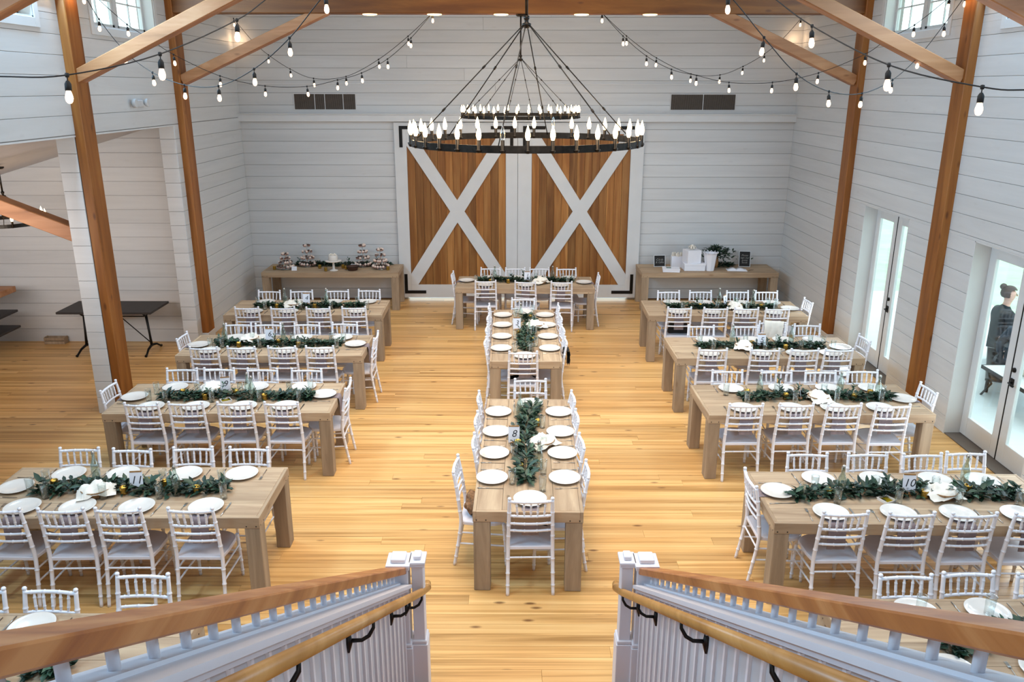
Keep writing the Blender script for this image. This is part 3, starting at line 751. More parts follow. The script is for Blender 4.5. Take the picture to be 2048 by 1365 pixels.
_basket = MB().lathe([(0, 0), (.075, 0), (.09, .008), (.115, .06), (.122, .068), (.115, .072), (.105, .06), (.082, .014), (0, .01)], 24).mesh('bowl', MT['wicker'])
def cloth_mesh(seed):
    rr = random.Random(seed); m = MB(); n = 14; vs = []
    for i in range(n+1):
        for j in range(n+1):
            u, v = i/n*2-1, j/n*2-1
            r = math.hypot(u, v)
            z = .115-.06*r**2+.030*noise.noise(Vector((u*2.2+seed, v*2.2, .3)))+.022*noise.noise(Vector((u*5, v*5+seed, 1.3)))
            if r > .85: z -= .05*(r-.85)
            x, y = u*.155, v*.12
            vs.append((x, y, max(z, .03)))
    fs = [(i*(n+1)+j, (i+1)*(n+1)+j, (i+1)*(n+1)+j+1, i*(n+1)+j+1) for i in range(n) for j in range(n)]
    m.add(vs, fs, True); return m.mesh('cloth', MT['linen'])
_cloths = [cloth_mesh(i) for i in range(3)]
_dish = MB().prism([(-.055, -.055), (.055, -.055), (.055, .055), (-.055, .055)], 0, .006, 'xy')
for a in range(4):
    _dish.prism([(-.04, .0), (.04, .0), (.06, .024), (-.06, .024)], .050, .056, 'xz', M=Matrix.Rotation(a*PI/2, 4, 'Z'))
_dish = _dish.mesh('dish', MT['plate'])
_oil = MB().box(-.044, .044, -.044, .044, .008, .012).mesh('oil', MT['oil'])

def text_mesh(body, size, mat, extrude=.0006, shear=.25, align='CENTER', space=1.0, thin=.004):
    cu = bpy.data.curves.new('text', 'FONT'); cu.body = body; cu.size = size; cu.extrude = extrude; cu.offset = -size*thin; cu.shear = shear
    cu.align_x = align; cu.align_y = 'CENTER'; cu.resolution_u = 3; cu.space_line = space
    o = bpy.data.objects.new('text', cu); C.objects.link(o)
    bpy.context.view_layer.update()
    me = bpy.data.meshes.new_from_object(o.evaluated_get(bpy.context.evaluated_depsgraph_get()))
    bpy.data.objects.remove(o); me.materials.clear(); me.materials.append(mat); return me

def leaf_mesh(mat, L_=.075, w=.017):
    vs = [(0, 0, 0), (L_*.3, w*.8, .004), (L_*.3, 0, -.002), (L_*.3, -w*.8, .004), (L_*.62, w*.8, .002), (L_*.62, 0, -.004), (L_*.62, -w*.8, .002), (L_, 0, -.010)]
    fs = [(0, 2, 1), (0, 3, 2), (1, 2, 5, 4), (2, 3, 6, 5), (4, 5, 7), (5, 6, 7)]
    return MB().add(vs, fs, True)
LM = [leaf_mesh(None, .070, .017), leaf_mesh(None, .085, .019), leaf_mesh(None, .060, .020)]
LMESH = [LM[i % 3].mesh('leaf', MT[k]) for i, k in enumerate(('leaf1', 'leaf2', 'leaf1', 'leaf3', 'leaf2'))]
def leafM(p, yaw, pitch, roll, s):
    return Matrix.Translation(p) @ Matrix.Rotation(yaw, 4, 'Z') @ Matrix.Rotation(-pitch, 4, 'Y') @ Matrix.Rotation(roll, 4, 'X') @ Matrix.Scale(s, 4)
def garland(path, near, label, z, group='leafy garlands along the tables', seed=0, width=.075, dens=1.0, tall=1.0):
    rr = random.Random(seed); P = catmull(path, 8); p0 = Vector((P[0].x, P[0].y, z))
    t = thing('leaf_garland', label, 'garland', p0, 0, group)
    L_ = sum((b-a).length for a, b in zip(P, P[1:]))
    stem = [Vector((p.x, p.y, z+.018))-p0 for p in P]
    obj('stem', MB().tube(stem, .004, 5), MT['stem'], t)
    def rp():
        f = rr.random()*(len(P)-1.001); i = int(f); q = P[i].lerp(P[i+1], f-i)
        d = (P[i+1]-P[i]).normalized(); nrm = Vector((-d.y, d.x, 0)); edge = min(f, len(P)-1-f)/(len(P)-1)
        wd = width*(.45+min(1, edge*5)*.55)*(1+.35*math.sin(f*1.7+seed))
        off = rr.gauss(0, .5)*wd
        hgt = max(.008, (.055-.4*abs(off))*rr.random()*1.1)
        return q+nrm*off, d, nrm, off, hgt
    n_st = int(L_*(330 if near else 420)*dens)
    for mk, share in (('leaf1', .6), ('leaf2', .4)):
        m = MB()
        for _ in range(int(n_st*share)):
            q, d, nrm, off, hg = rp()
            sd = 1 if off > 0 else -1
            yaw = math.atan2(nrm.y*sd, nrm.x*sd)+rr.uniform(-1.3, 1.3)
            Mx = leafM(Vector((q.x, q.y, z+.006+hg*.8))-p0, yaw, rr.uniform(-.1, .7), rr.uniform(-.6, .6), rr.uniform(.8, 1.35))
            m.add([Mx @ Vector(v) for v in LM[rr.randrange(3)].v], LM[0].f, True)
        obj('foliage', m, MT[mk], t, kind='stuff')
    if near:
        for _ in range(int(L_*62*dens)):
            q, d, nrm, off, hg = rp(); sd = 1 if off > 0 else -1
            yaw = math.atan2(nrm.y*sd, nrm.x*sd)+rr.uniform(-1.5, 1.5)
            o = obj('leaf', rr.choice(LMESH), None, t)
            o.matrix_local = leafM(Vector((q.x, q.y, z+.03+hg))-p0, yaw, rr.uniform(.0, .9), rr.uniform(-.7, .7), rr.uniform(.9, 1.5))
    # upright sprigs
    for _ in range(max(2, int(L_*2.2))):
        q, d, nrm, off, hg = rp(); h = rr.uniform(.08, .16)*tall; lean = Vector((rr.uniform(-.5, .5), rr.uniform(-.5, .5), 1)).normalized()
        b = Vector((q.x, q.y, z+.02))-p0
        if near:
            obj('twig', MB().tube([b, b+lean*h], .002, 4), MT['stem'], t)
        else: m = MB().tube([b, b+lean*h], .002, 4)
        for k in range(7):
            f = .3+.7*k/6; a = k*2.4+rr.random()
            Mx = leafM(b+lean*h*f, a, rr.uniform(.5, 1.1), rr.uniform(-.4, .4), rr.uniform(.7, 1.0))
            if near:
                o = obj('leaf', LMESH[(k+_) % 5], None, t); o.matrix_local = Mx
            else: m.add([Mx @ Vector(v) for v in LM[k % 3].v], LM[0].f, True)
        if not near: obj('sprig', m, MT['leaf2'], t)
    return t

# ------------------------------------------------------------------ tables
TH = .76
def farm_table(x, y, rot, L_, W, label, group='bleached farmhouse tables', height=TH, legw=.125, name='farm_table', sc=1.0):
    t = thing(name, label, 'table', (x, y, 0), rot, group)
    n = 4; bd = .028; AP = .098
    iw = (W-2*bd)/n
    for i in range(n):
        a = -W/2+bd+i*iw
        obj('plank', MB().cbox(-L_/2+bd, L_/2-bd, a+.001, a+iw-.001, height-.036, height, .0025), MT['farm'], t)
    for s in (-1, 1):
        a, b = sorted((s*W/2, s*(W/2-bd)))
        obj('apron', MB().cbox(-L_/2, L_/2, a, b, height-AP, height, .003), MT['farm'], t)
        a, b = sorted((s*L_/2, s*(L_/2-bd)))
        o = obj('apron', MB().cbox(-W/2+bd, W/2-bd, -.5*bd, .5*bd, height-AP, height, .003), MT['farm'], t, (s*(L_/2-bd/2), 0, 0), (0, 0, PI/2))
    for sx in (-1, 1):
        for sy in (-1, 1):
            x0, x1 = sorted((sx*(L_/2-.004), sx*(L_/2-.004-legw))); y0, y1 = sorted((sy*(W/2-.004), sy*(W/2-.004-.14)))
            ym = (y0+y1)/2
            obj('leg', MB().cbox(x0, x1, y0, y1, 0, height-AP, .005), MT['farm_leg'], t)
    sb = MB()
    for sx in (-1, 1):
        for sy in (-1, 1):
            for k in range(2):
                sb.box(sx*(L_/2-.03-.08*k)-.005, sx*(L_/2-.03-.08*k)+.005, sy*W/2-.001, sy*W/2+.001, height-.085, height-.075)
                sb.box(sx*L_/2-.001, sx*L_/2+.001, sy*(W/2-.03-.08*k)-.005, sy*(W/2-.03-.08*k)+.005, height-.085, height-.075)
    obj('screws', sb, MT['black'], t, kind='stuff')
    return t

# name: (x, y, rot, L, W, table label, short phrase, card, side chairs far/near [xs or (x,y,ang)], west, east, near-garland)
W0, L0 = .935, 2.453
TB = {
 'a4': dict(c=(-3.255, 12.593, .012), lab='farmhouse table with card 4, rearmost of the left row', ph='rear left table', card='4',
            far=[(-4.03, 13.10), (-3.50, 13.11), (-2.91, 13.14), (-2.39, 13.17)], near=[(-4.07, 12.03), (-3.52, 12.03), (-2.98, 12.03), (-2.44, 12.06)], W=[], E=[]),
 'a6': dict(c=(-3.205, 10.594, .003), lab='farmhouse table, second from the back in the left row', ph='second left table', card='6',
            far=[(-3.90, 11.12), (-3.48, 11.12), (-2.93, 11.13), (-2.40, 11.17)], near=[(-4.0, 10.02), (-3.52, 10.04), (-3.0, 10.06), (-2.51, 10.07)], W=[(-4.48, 10.54)], E=[(-1.86, 10.59)]),
 'a9': dict(c=(-3.211, 8.618, .018), lab='farmhouse table, third from the back in the left row', ph='third left table', card='9',
            far=[(-3.95, 9.18), (-3.51, 9.19), (-2.99, 9.18), (-2.46, 9.17)], near=[(-3.95, 8.06), (-3.49, 8.09), (-2.97, 8.09), (-2.47, 8.09)], W=[(-4.55, 8.59)], E=[(-1.87, 8.68)]),
 'a11': dict(c=(-3.30, 6.374, .007), lab='farmhouse table with card 11, left foreground', ph='front left table', card='11',
            far=[(-4.03, 6.93), (-3.53, 6.91), (-2.98, 6.95), (-2.46, 6.95)], near=[(-4.10, 5.79), (-3.60, 5.79), (-3.15, 5.80), (-2.57, 5.80)], W=[], E=[], big=1),
 'b2': dict(c=(3.329, 12.579, -.02), lab='farmhouse table, rearmost of the right row', ph='rear right table', card='2',
            far=[(2.57, 13.11), (3.10, 13.12), (3.71, 13.12), (4.19, 13.12)], near=[(2.55, 12.065), (3.10, 12.05), (3.57, 12.045), (4.04, 12.03)], W=[], E=[(4.67, 12.50)]),
 'b5': dict(c=(3.355, 10.518, .006), lab='farmhouse table, second from the back in the right row', ph='second right table', card='5',
            far=[(2.66, 11.07), (3.28, 11.06), (3.72, 11.24), (4.18, 11.13)], near=[(2.58, 10.0), (3.25, 9.99), (3.76, 9.99), (4.20, 9.99)], W=[], E=[(4.73, 10.48)]),
 'b7': dict(c=(3.327, 8.602, .012), lab='farmhouse table, third from the back in the right row', ph='third right table', card='7',
            far=[(2.55, 9.15), (3.13, 9.14), (3.65, 9.13), (4.16, 9.16)], near=[(2.48, 8.07), (3.02, 8.08), (3.53, 8.08), (4.04, 8.06)], W=[], E=[(4.66, 8.57)]),
 'b10': dict(c=(3.35, 6.29, -.02), lab='farmhouse table with card 10, right foreground', ph='front right table', card='10',
            far=[(2.71, 6.85), (3.26, 6.85), (3.76, 6.84), (4.18, 6.88)], near=[(2.64, 5.765), (3.16, 5.755), (3.65, 5.745), (4.15, 5.735)], W=[(2.05, 6.36)], E=[], big=1),
 'c1': dict(c=(.214, 14.381, -.015), lab='farmhouse table with card 1 in front of the barn doors', ph='rear centre table', card='1',
            far=[(-.42, 14.91), (.04, 14.90), (.49, 14.90), (.99, 14.89)], near=[(-.48, 13.86), (.21, 13.80), (.84, 13.79)], W=[(-1.10, 14.44)], E=[(1.54, 14.31)]),
 'd12': dict(c=(-3.29, 4.185, 0), lab='farmhouse table under the left stair railing, lower left corner', ph='left corner table', card=None,
            far=[(-4.09, 4.70), (-3.58, 4.70), (-3.09, 4.70), (-2.55, 4.88)], near=[], W=[], E=[], big=1),
 'd13': dict(c=(3.33, 4.365, 0), lab='farmhouse table under the right stair railing, lower right corner', ph='right corner table', card=None,
            far=[(2.71, 4.885), (3.16, 4.92), (3.67, 4.90), (4.14, 4.90)], near=[], W=[], E=[], big=1),
}
GRP_CH = 'white bamboo-style chairs around the tables'
rg = random.Random(3)
def setting(px, py, face, n, where, glass_on=False, nap=False):
    """face = direction (radians) from the sitter to the table middle; px,py plate centre"""
    M_ = Matrix.Rotation(face-PI/2, 4, 'Z')
    def at(dx, dy): v = M_ @ Vector((dx, dy, 0)); return px+v.x, py+v.y
    j = rg.uniform(-.012, .012)
    if nap:
        x, y = at(0, -nap+.163)
        tag(obj('napkin', _napkin, None, loc=(x, y, TH), rot=(0, 0, face-PI/2)), 'mauve napkin hanging over table edge, %s' % where, 'napkin', 'mauve napkins hanging from the tables')
    z = TH+(.006 if nap else .0015)
    tag(obj('plate', _plate, None, loc=(px, py, z)), 'round white plate, %s' % where, 'plate', 'round white dinner plates')
    x, y = at(-.19+j, -.01); tag(obj('fork', _fork, None, loc=(x, y, TH), rot=(0, 0, face-PI/2+rg.uniform(-.08, .08))), 'steel fork left of plate, %s' % where, 'fork', 'steel forks beside the plates')
    x, y = at(.18+j, -.01); tag(obj('knife', _knife, None, loc=(x, y, TH), rot=(0, 0, face-PI/2+rg.uniform(-.06, .06))), 'steel knife right of plate, %s' % where, 'knife', 'steel knives beside the plates')
    if glass_on: x, y = at(rg.uniform(-.02, .02), .02); gz = TH+.009
    else: x, y = at(.11+rg.uniform(-.03, .03), .185+rg.uniform(-.01, .01)); gz = TH
    tag(obj('tumbler', _tumb, None, loc=(x, y, gz)), 'clear glass tumbler %s, %s' % ('on the plate' if glass_on else 'by the plate', where), 'glass', 'clear glass tumblers on the tables')

_bc = [0]
def centre(ph, x, y, rot, seed, items, card, cardpos, near, L_=L0, gpath=None, zt=TH):
    c, s = math.cos(rot), math.sin(rot)
    def W(a, b): return x+a*c-b*s, y+a*s+b*c
    gp = gpath or [(-.85, .0), (-.5, .03), (-.15, -.02), (.2, .03), (.55, -.01), (.85, .02)]
    garland([Vector((*W(a, b), 0)) for a, b in gp], near, 'dark green leaf garland along the middle of the %s' % ph, zt, seed=seed)
    cnt = {}
    for kind, a, b in items:
        wx, wy = W(a, b); cnt[kind] = cnt.get(kind, 0)+1; k = ORD[cnt[kind]-1]
        ends = 'from the left' if abs(rot) < .5 else 'from the near end'
        if kind == 'bottle':
            t = thing('swing_top_bottle', 'clear swing-top water bottle on the %s, %s %s' % (ph, k, ends), 'bottle', (wx, wy, zt), rg.random()*3, 'swing-top water bottles')
            obj('glass_body', _bg, None, t); obj('stopper', _bs, None, t)
        elif kind == 'votive':
            t = thing('votive_holder', 'small gold votive candle holder on the %s, %s %s' % (ph, k, ends), 'candle', (wx, wy, zt), 0, 'gold votive holders')
            obj('cup', _votive, None, t); obj('tealight', _tea, None, t)
        elif kind == 'basket':
            t = thing('bread_basket', 'wicker bread basket lined with cream cloth on the %s' % ph, 'basket', (wx, wy, zt), rg.random()*2, 'bread baskets')
            obj('bowl', _basket, None, t); obj('cloth', _cloths[seed % 3], None, t)
        elif kind == 'dish':
            t = thing('oil_dish', 'small square white oil dish on the %s' % ph, 'dish', (wx, wy, zt), .35+rg.random()*.3, 'square oil dishes')
            obj('dish', _dish, None, t); obj('oil', _oil, None, t)
    if card:
        wx, wy = W(*cardpos[:2]); yaw = cardpos[2]
        t = thing('table_card', 'white number card reading %s on the %s' % (card, ph), 'card', (wx, wy, zt), yaw, 'table number cards')
        tilt = Matrix.Rotation(-.16, 4, 'X')
        obj('holder', MB().cbox(-.035, .035, -.02, .03, 0, .03, .004), MT['woodblock'], t)
        cd = obj('card', MB().box(-.055, .055, -.001, .001, .0, .165, M=Matrix.Translation((0, -.002, .022)) @ tilt), MT['card'], t)
        nm = obj('numeral', text_mesh(card, .10, MT['ink']), None, cd)
        nm.matrix_local = Matrix.Translation((0, -.002, .022)) @ tilt @ Matrix.Translation((0, -.0016, .088)) @ Matrix.Rotation(PI/2, 4, 'X')
        obj('clip', MB().cbox(-.05, .05, -.003, .004, .158, .172, .001, M=Matrix.Translation((0, -.002, .022)) @ tilt), MT['woodblock'], cd)

for key, d in TB.items():
    x, y, r = d['c']; ph = d['ph']; big = d.get('big')
    farm_table(x, y, r, L0, W0, d['lab'])
    for row, yy, ang, side in (('far', y+W0/2, 180, 'far'), ('near', y-W0/2, 0, 'near')):
        for i, p in enumerate(d[row]):
            a = ang+rg.uniform(-3, 3)
            wh = '%s from left on %s side of %s' % (ORD[i], side, ph)
            if key == 'b5' and row == 'far' and i == 2: a = 168
            if key == 'c1' and row == 'near' and i == 1: a = -10
            place_chair(p[0], p[1], a, 'white bamboo-style chair, %s' % wh, GRP_CH)
            if key == 'd12' and i == 3: continue
            py = yy-.165 if row == 'far' else yy+.155
            gl = key in ('d13',)
            setting(p[0]+rg.uniform(-.03, .03), py+(p[0]-x)*r, -PI/2 if row == 'far' else PI/2, i, wh, gl, nap=(.155 if row == 'near' else False))
    for i, p in enumerate(d['W']):
        wh = 'at the left end of %s' % ph
        place_chair(p[0], p[1], -90+rg.uniform(-2, 2), 'white bamboo-style chair %s' % wh, GRP_CH)
        setting(x-L0/2+.17, p[1], 0, 0, wh, False, nap=.17)
    for i, p in enumerate(d['E']):
        wh = 'at the right end of %s' % ph
        place_chair(p[0], p[1], 90+rg.uniform(-2, 2), 'white bamboo-style chair %s' % wh, GRP_CH)
        setting(x+L0/2-.17, p[1], PI, 0, wh, False, nap=.17)
# settings without a visible chair
setting(-4.343, 6.42, 0, 0, 'at the left end of front left table')
setting(2.64, 4.09, PI/2, 0, 'near side of right corner table'); 
setting(3.2, 4.09, PI/2, 0, 'second on near side, right corner table')
setting(-3.45, 3.87, PI/2, 0, 'near side of left corner table')

# long tables set end-on in the middle
HP = PI/2
farm_table(.149, 7.307, HP-.0175, 2.57, .92, 'farmhouse table with card 8, set end-on in the centre foreground')
farm_table(.166, 11.187, HP, 2.55, .935, 'farmhouse table with card 3, set end-on behind the front centre table')
def side_rows(ph, cx, wl_, wr_, ysl, ysr, platey, slope=0):
    for nm, xs, ys, ang, f in (('left', wl_, ysl, -90, 0), ('right', wr_, ysr, 90, PI)):
        for i, yy in enumerate(ys):
            wh = '%s from near end, %s side of %s' % (ORD[i], nm, ph)
            xx = xs
            if isinstance(yy, tuple): xx, yy = yy
            place_chair(xx, yy, ang+rg.uniform(-3, 3), 'white bamboo-style chair, %s' % wh, GRP_CH)
        for i, yy in enumerate(platey):
            wh = '%s from near end, %s side of %s' % (ORD[i], nm, ph)
            px = cx-.325 if nm == 'left' else cx+.325
            setting(px+slope*(7.3-yy), yy, f, 0, wh)
side_rows('front centre table', .152, -.37, .655, [(-.51, 6.62), 7.12, 7.68, 8.27], [6.52, 7.12, 7.74, 8.29], [6.615, 7.13, 7.64, 8.17], slope=-.018)
side_rows('middle centre table', .166, -.365, .70, [10.32, 10.92, 11.52, 12.1], [10.33, 10.92, 11.52, 12.13], [10.42, 10.97, 11.55, 12.10])
place_chair(.15, 5.97, 1.5, 'white bamboo-style chair at the near end of front centre table', GRP_CH)
place_chair(.20, 8.83, 180, 'white bamboo-style chair at the far end of front centre table', GRP_CH)
place_chair(.13, 9.86, 0, 'white bamboo-style chair at the near end of middle centre table', GRP_CH)
place_chair(.16, 12.60, 178, 'white bamboo-style chair at the far end of middle centre table', GRP_CH)
setting(.147, 6.21, PI/2, 0, 'at the near end of front centre table', nap=.165)
setting(.19, 8.42, -PI/2, 0, 'at the far end of front centre table')
setting(.15, 10.09, PI/2, 0, 'at the near end of middle centre table', nap=.165)
setting(.17, 12.28, -PI/2, 0, 'at the far end of middle centre table')

GP8 = [(-.77, .02), (-.55, .03), (-.2, .02), (.1, .04), (.4, .02), (.75, -.01), (1.05, -.06)]
centre('front centre table', .15, 7.307, HP-.0175, 8, [('bottle', -.48, -.10), ('votive', -.52, .075), ('votive', .0, .10), ('basket', .02, -.14), ('bottle', .75, .09), ('votive', .52, -.10)], '8', (.05, .14, .0+.0), True, gpath=GP8)
centre('middle centre table', .166, 11.187, HP, 33, [('bottle', -.28, -.06), ('votive', -.1, .09), ('basket', .25, -.17), ('bottle', .62, .05), ('votive', -.45, -.1), ('votive', .7, -.1)], '3', (.12, .11, 0), False, gpath=[(-.85, -.02), (-.5, .0), (-.2, -.02), (.15, -.08), (.5, -.1), (.85, -.06)])
STD = lambda s: [('bottle', -.40+s, .10), ('bottle', .42+s, -.02), ('votive', -.60+s, -.10), ('votive', -.05+s, -.10), ('votive', .55+s, -.10), ('basket', -.22+s, -.02), ('dish', .02+s, .16)]
centre('front left table', -3.30, 6.374, .007, 11, [('bottle', -.42, .22), ('bottle', .41, -.07), ('votive', -.055, -.05), ('votive', .26, .07), ('votive', .57, -.04), ('votive', -.72, .08), ('basket', -.28, -.07), ('dish', .02, .19)], '11', (.045, -.02, .1), True, gpath=[(-.82, -.02), (-.5, .02), (-.2, .06), (.15, .0), (.5, -.01), (.8, .02)])
centre('front right table', 3.35, 6.278, -.02, 10, [('bottle', -.52, .05), ('bottle', .65, .28), ('votive', -.64, .02), ('votive', .18, .01), ('votive', .6, .12), ('basket', .33, .02), ('dish', -.17, -.06)], '10', (.06, .05, -.06), True, gpath=[(-.95, -.04), (-.6, .05), (-.25, .08), (.1, .10), (.45, .06), (.8, .04), (1.0, .02)])
centre('third left table', -3.211, 8.618, .018, 9, [('bottle', .20, .06), ('bottle', .28, -.06), ('votive', -.55, .08), ('votive', -.25, -.06), ('votive', .42, -.08), ('votive', .06, .06), ('basket', -.24, .2), ('dish', .0, -.12)], '9', (-.08, .14, .25), False, gpath=[(-.75, -.02), (-.4, -.02), (-.1, .04), (.3, .0), (.7, -.02), (.95, -.04)])
centre('second left table', -3.205, 10.594, .003, 61, [('bottle', .05, .12), ('bottle', -.75, .1), ('votive', -.5, -.1), ('votive', .3, -.08), ('votive', -.0, .02), ('basket', -.42, .14), ('dish', .0, -.16)], '6', (-.15, .14, .05), False)
centre('rear centre table', .214, 14.381, -.015, 17, [('bottle', -.55, .12), ('bottle', .5, .1), ('votive', -.62, -.08), ('votive', -.3, -.1), ('basket', .28, -.1)], '1', (.04, .02, -.02), False, gpath=[(-.85, .05), (-.5, .08), (-.15, .04), (.2, .08), (.55, .06), (.85, .04)])
centre('rear left table', -3.255, 12.593, .012, 4, [('bottle', -.42, .15), ('bottle', .25, .14), ('votive', -.5, -.06), ('votive', .1, -.06), ('basket', -.26, .02)], '4', (-.08, .16, .05), False)
centre('rear right table', 3.329, 12.579, -.02, 2, [('bottle', .0, .22), ('bottle', .52, .12), ('votive', -.35, .0), ('votive', .62, .0), ('basket', .2, -.02)], '2', (.08, .1, .9), False)
centre('second right table', 3.355, 10.518, .006, 5, [('bottle', -.35, .16), ('bottle', .45, .14), ('votive', .3, -.1), ('votive', -.1, .08), ('basket', -.25, -.06), ('dish', .2, -.14)], '5', (.0, -.02, -.05), False)
centre('third right table', 3.327, 8.602, .012, 71, [('bottle', -.52, .1), ('bottle', .42, .15), ('bottle', .8, .02), ('votive', -.65, .12), ('votive', -.25, .0), ('votive', .52, -.02), ('votive', .75, .1), ('basket', .10, -.06)], '7', (-.08, .0, 1.25), False, gpath=[(-.75, -.02), (-.4, .04), (-.05, .06), (.3, .05), (.65, .0), (.95, .02)])
centre('left corner table', -3.29, 4.185, 0, 12, [('votive', .3, .05)], None, None, True, gpath=[(-.9, -.02), (-.3, .02), (.2, .0), (.62, -.12)])
centre('right corner table', 3.33, 4.365, 0, 13, [('bottle', .12, .1), ('votive', .0, .02), ('votive', -.55, -.05)], None, None, True, gpath=[(-.62, -.10), (-.2, .05), (.2, .08), (.7, .02), (.95, .0)])

# ------------------------------------------------------------------ things on the chairs
def drape(name, label, cat, loc, rotz, w, L_, mat, seed, thick=.012, front=.25):
    """cloth hung over a rail: goes up one side and down the other"""
    m = MB(); nx, ny = 9, 16; vs = []
    for sgn in (1, -1):
        for j in range(ny+1):
            f = j/ny*2-1
            for i in range(nx+1):
                u = i/nx-.5
                z = -abs(f)**1.15*(L_ if f < 0 else front)
                y = .028*math.tanh(f*6)+.012*noise.noise(Vector((u*6, f*3, seed)))*2
                x = u*w*(1-.12*abs(f))+.01*noise.noise(Vector((u*4, f*5, seed+3)))
                d = thick*.5*sgn
                vs.append((x, y+d*(1 if f > 0 else -1)*1.0, z+d*.6*(1-abs(f))))
    q = (nx+1)*(ny+1)
    fs = []
    for j in range(ny):
        for i in range(nx):
            a = j*(nx+1)+i; fs.append((a, a+1, a+nx+2, a+nx+1)); fs.append((q+a, q+a+nx+1, q+a+nx+2, q+a+1))
    m.add(vs, fs, True)
    return tag(obj(name, m, mat, loc=loc, rot=(0, 0, rotz)), label, cat)
drape('white_jacket', 'white jacket draped over a chair back on the far side, right row second table', 'jacket', (3.74, 11.245, .925), math.radians(-12), .27, .34, MT['linen'], 4, thick=.03)
def lump(name, label, cat, loc, rot, sx, sy, sz, mat, seed, amp=.25, box=.0):
    bm = bmesh.new(); bmesh.ops.create_icosphere(bm, subdivisions=4, radius=1)
    for v in bm.verts:
        c = v.co; n_ = noise.noise(c*1.8+Vector((seed, 0, 0)))*amp+noise.noise(c*4.5+Vector((0, seed, 0)))*amp*.4
        c *= 1+n_
        if box: c = Vector([math.copysign(abs(t)**(1-box), t) for t in c])
        v.co = Vector((c.x*sx, c.y*sy, max(c.z, -.85)*sz+sz*.85))
    me = bpy.data.meshes.new(name); bm.to_mesh(me); bm.free(); me.materials.append(mat)
    for p in me.polygons: p.use_smooth = True
    o = bpy.data.objects.new(name, me); C.objects.link(o); o.location = loc; o.rotation_euler = (0, 0, rot)
    return tag(o, label, cat)
lump('knit_shawl', 'fluffy brown knit shawl piled on the pulled-out chair left of front centre table', 'shawl', (-.34, 6.60, .44), .2, .085, .14, .10, MT['fur'], 5, .35)
bag = thing('handbag', 'black handbag on a chair seat, front left of the rearmost right table', 'bag', (2.59, 12.30, .44))
obj('body', MB().prism([(-.15, 0), (.15, 0), (.13, .16), (.08, .19), (-.08, .19), (-.13, .16)], -.05, .05), MT['black'], bag)
obj('handle', MB().tube([(-.07, 0, .18), (-.06, 0, .25), (0, 0, .28), (.06, 0, .25), (.07, 0, .18)], .006, 6), MT['black'], bag)
drape('black_sweater', 'black sweater over the nearest right-side chair of the middle centre table', 'sweater', (.712, 10.33, .80), HP, .24, .22, MT['black'], 9, thick=.02, front=.12)
# napkins hanging at table ends (grey, left row)
# ------------------------------------------------------------------ dessert and gift tables
DT_ = .745
farm_table(-3.50, 15.62, 0, 2.62, .80, 'long farmhouse dessert table against back wall, left of barn doors', height=DT_, name='farm_table', legw=.14)
farm_table(3.77, 15.66, 0, 2.62, .80, 'long farmhouse gift table against back wall, right of barn doors', height=DT_, legw=.14)
_cup = MB().lathe([(0, 0), (.016, 0), (.022, .026), (.0, .026)], 10).mesh('wrapper', MT['wrapper'])
_frost = MB().lathe([(.024, .024), (.026, .032), (.018, .044), (.008, .052), (0, .055)], 10).mesh('frosting', MT['cupcake'])
_frost2 = MB().lathe([(.024, .024), (.025, .030), (.016, .038), (0, .042)], 10).mesh('frosting', MT['choc'])
def tower(x, y, h, n, lab, seed, dark):
    t = thing('cupcake_stand', 'tiered wire cupcake stand, %s' % lab, 'stand', (x, y, DT_), 0, 'tiered cupcake stands')
    rr = random.Random(seed)
    obj('pole', MB().tube([(0, 0, 0), (0, 0, h)], .005, 8), MT['steel'], t)
    obj('base', MB().lathe([(0, 0), (.11, 0), (.115, .006), (0, .012)], 20), MT['steel'], t)
    for k in range(n):
        f = k/(n-1); R = .175-.115*f; z = .03+(h-.10)*f
        obj('tier', MB().lathe([(0, z), (R, z), (R+.004, z+.004), (R, z+.006), (0, z+.006)], 22), MT['glass'], t)
        q = max(3, int(2*PI*R/.062))
        for i in range(q):
            if rr.random() < .12: continue
            a = 2*PI*(i+rr.random()*.3)/q
            c = thing('cupcake', 'small cupcake on %s tier of the %s' % (['the lowest', 'the second', 'the third', 'the top'][k], lab), 'cupcake', (x+R*.85*math.cos(a), y+R*.85*math.sin(a), DT_+z+.006), 0, 'cupcakes on the %s' % lab)
            obj('wrapper', _cup, None, c); obj('frosting', _frost2 if rr.random() < dark else _frost, None, c)
tower(-4.42, 15.55, .34, 4, 'leftmost stand on dessert table', 1, .5)
tower(-4.05, 15.80, .46, 4, 'second stand from left on dessert table', 2, .45)
tower(-2.96, 15.80, .46, 4, 'third stand from left on dessert table', 3, .3)
tower(-2.58, 15.58, .42, 4, 'rightmost stand on dessert table', 4, .15)
cs = thing('cake_stand', 'white pedestal cake stand in the middle of the dessert table', 'stand', (-3.46, 15.42, DT_))
obj('pedestal', MB().lathe([(0, 0), (.085, 0), (.08, .01), (.025, .03), (.02, .15), (.03, .17), (.15, .18), (.16, .195), (.15, .2), (0, .198)], 26), MT['plate'], cs)
ck = thing('cake', 'small white cake on the pedestal stand', 'cake', (-3.46, 15.42, DT_+.20))
obj('cake_body', MB().lathe([(0, 0), (.085, 0), (.09, .01), (.088, .09), (.08, .10), (0, .102)], 26), MT['plate'], ck)
m = MB()
for i in range(9):
    a = i*2.3; r = .02+.006*i; m.lathe([(0, .0), (.014, .004), (.017, .014), (.010, .026), (0, .03)], 8, c=(r*math.cos(a), r*math.sin(a), .10))
obj('flowers', m, MT['linen'], ck, kind='stuff')
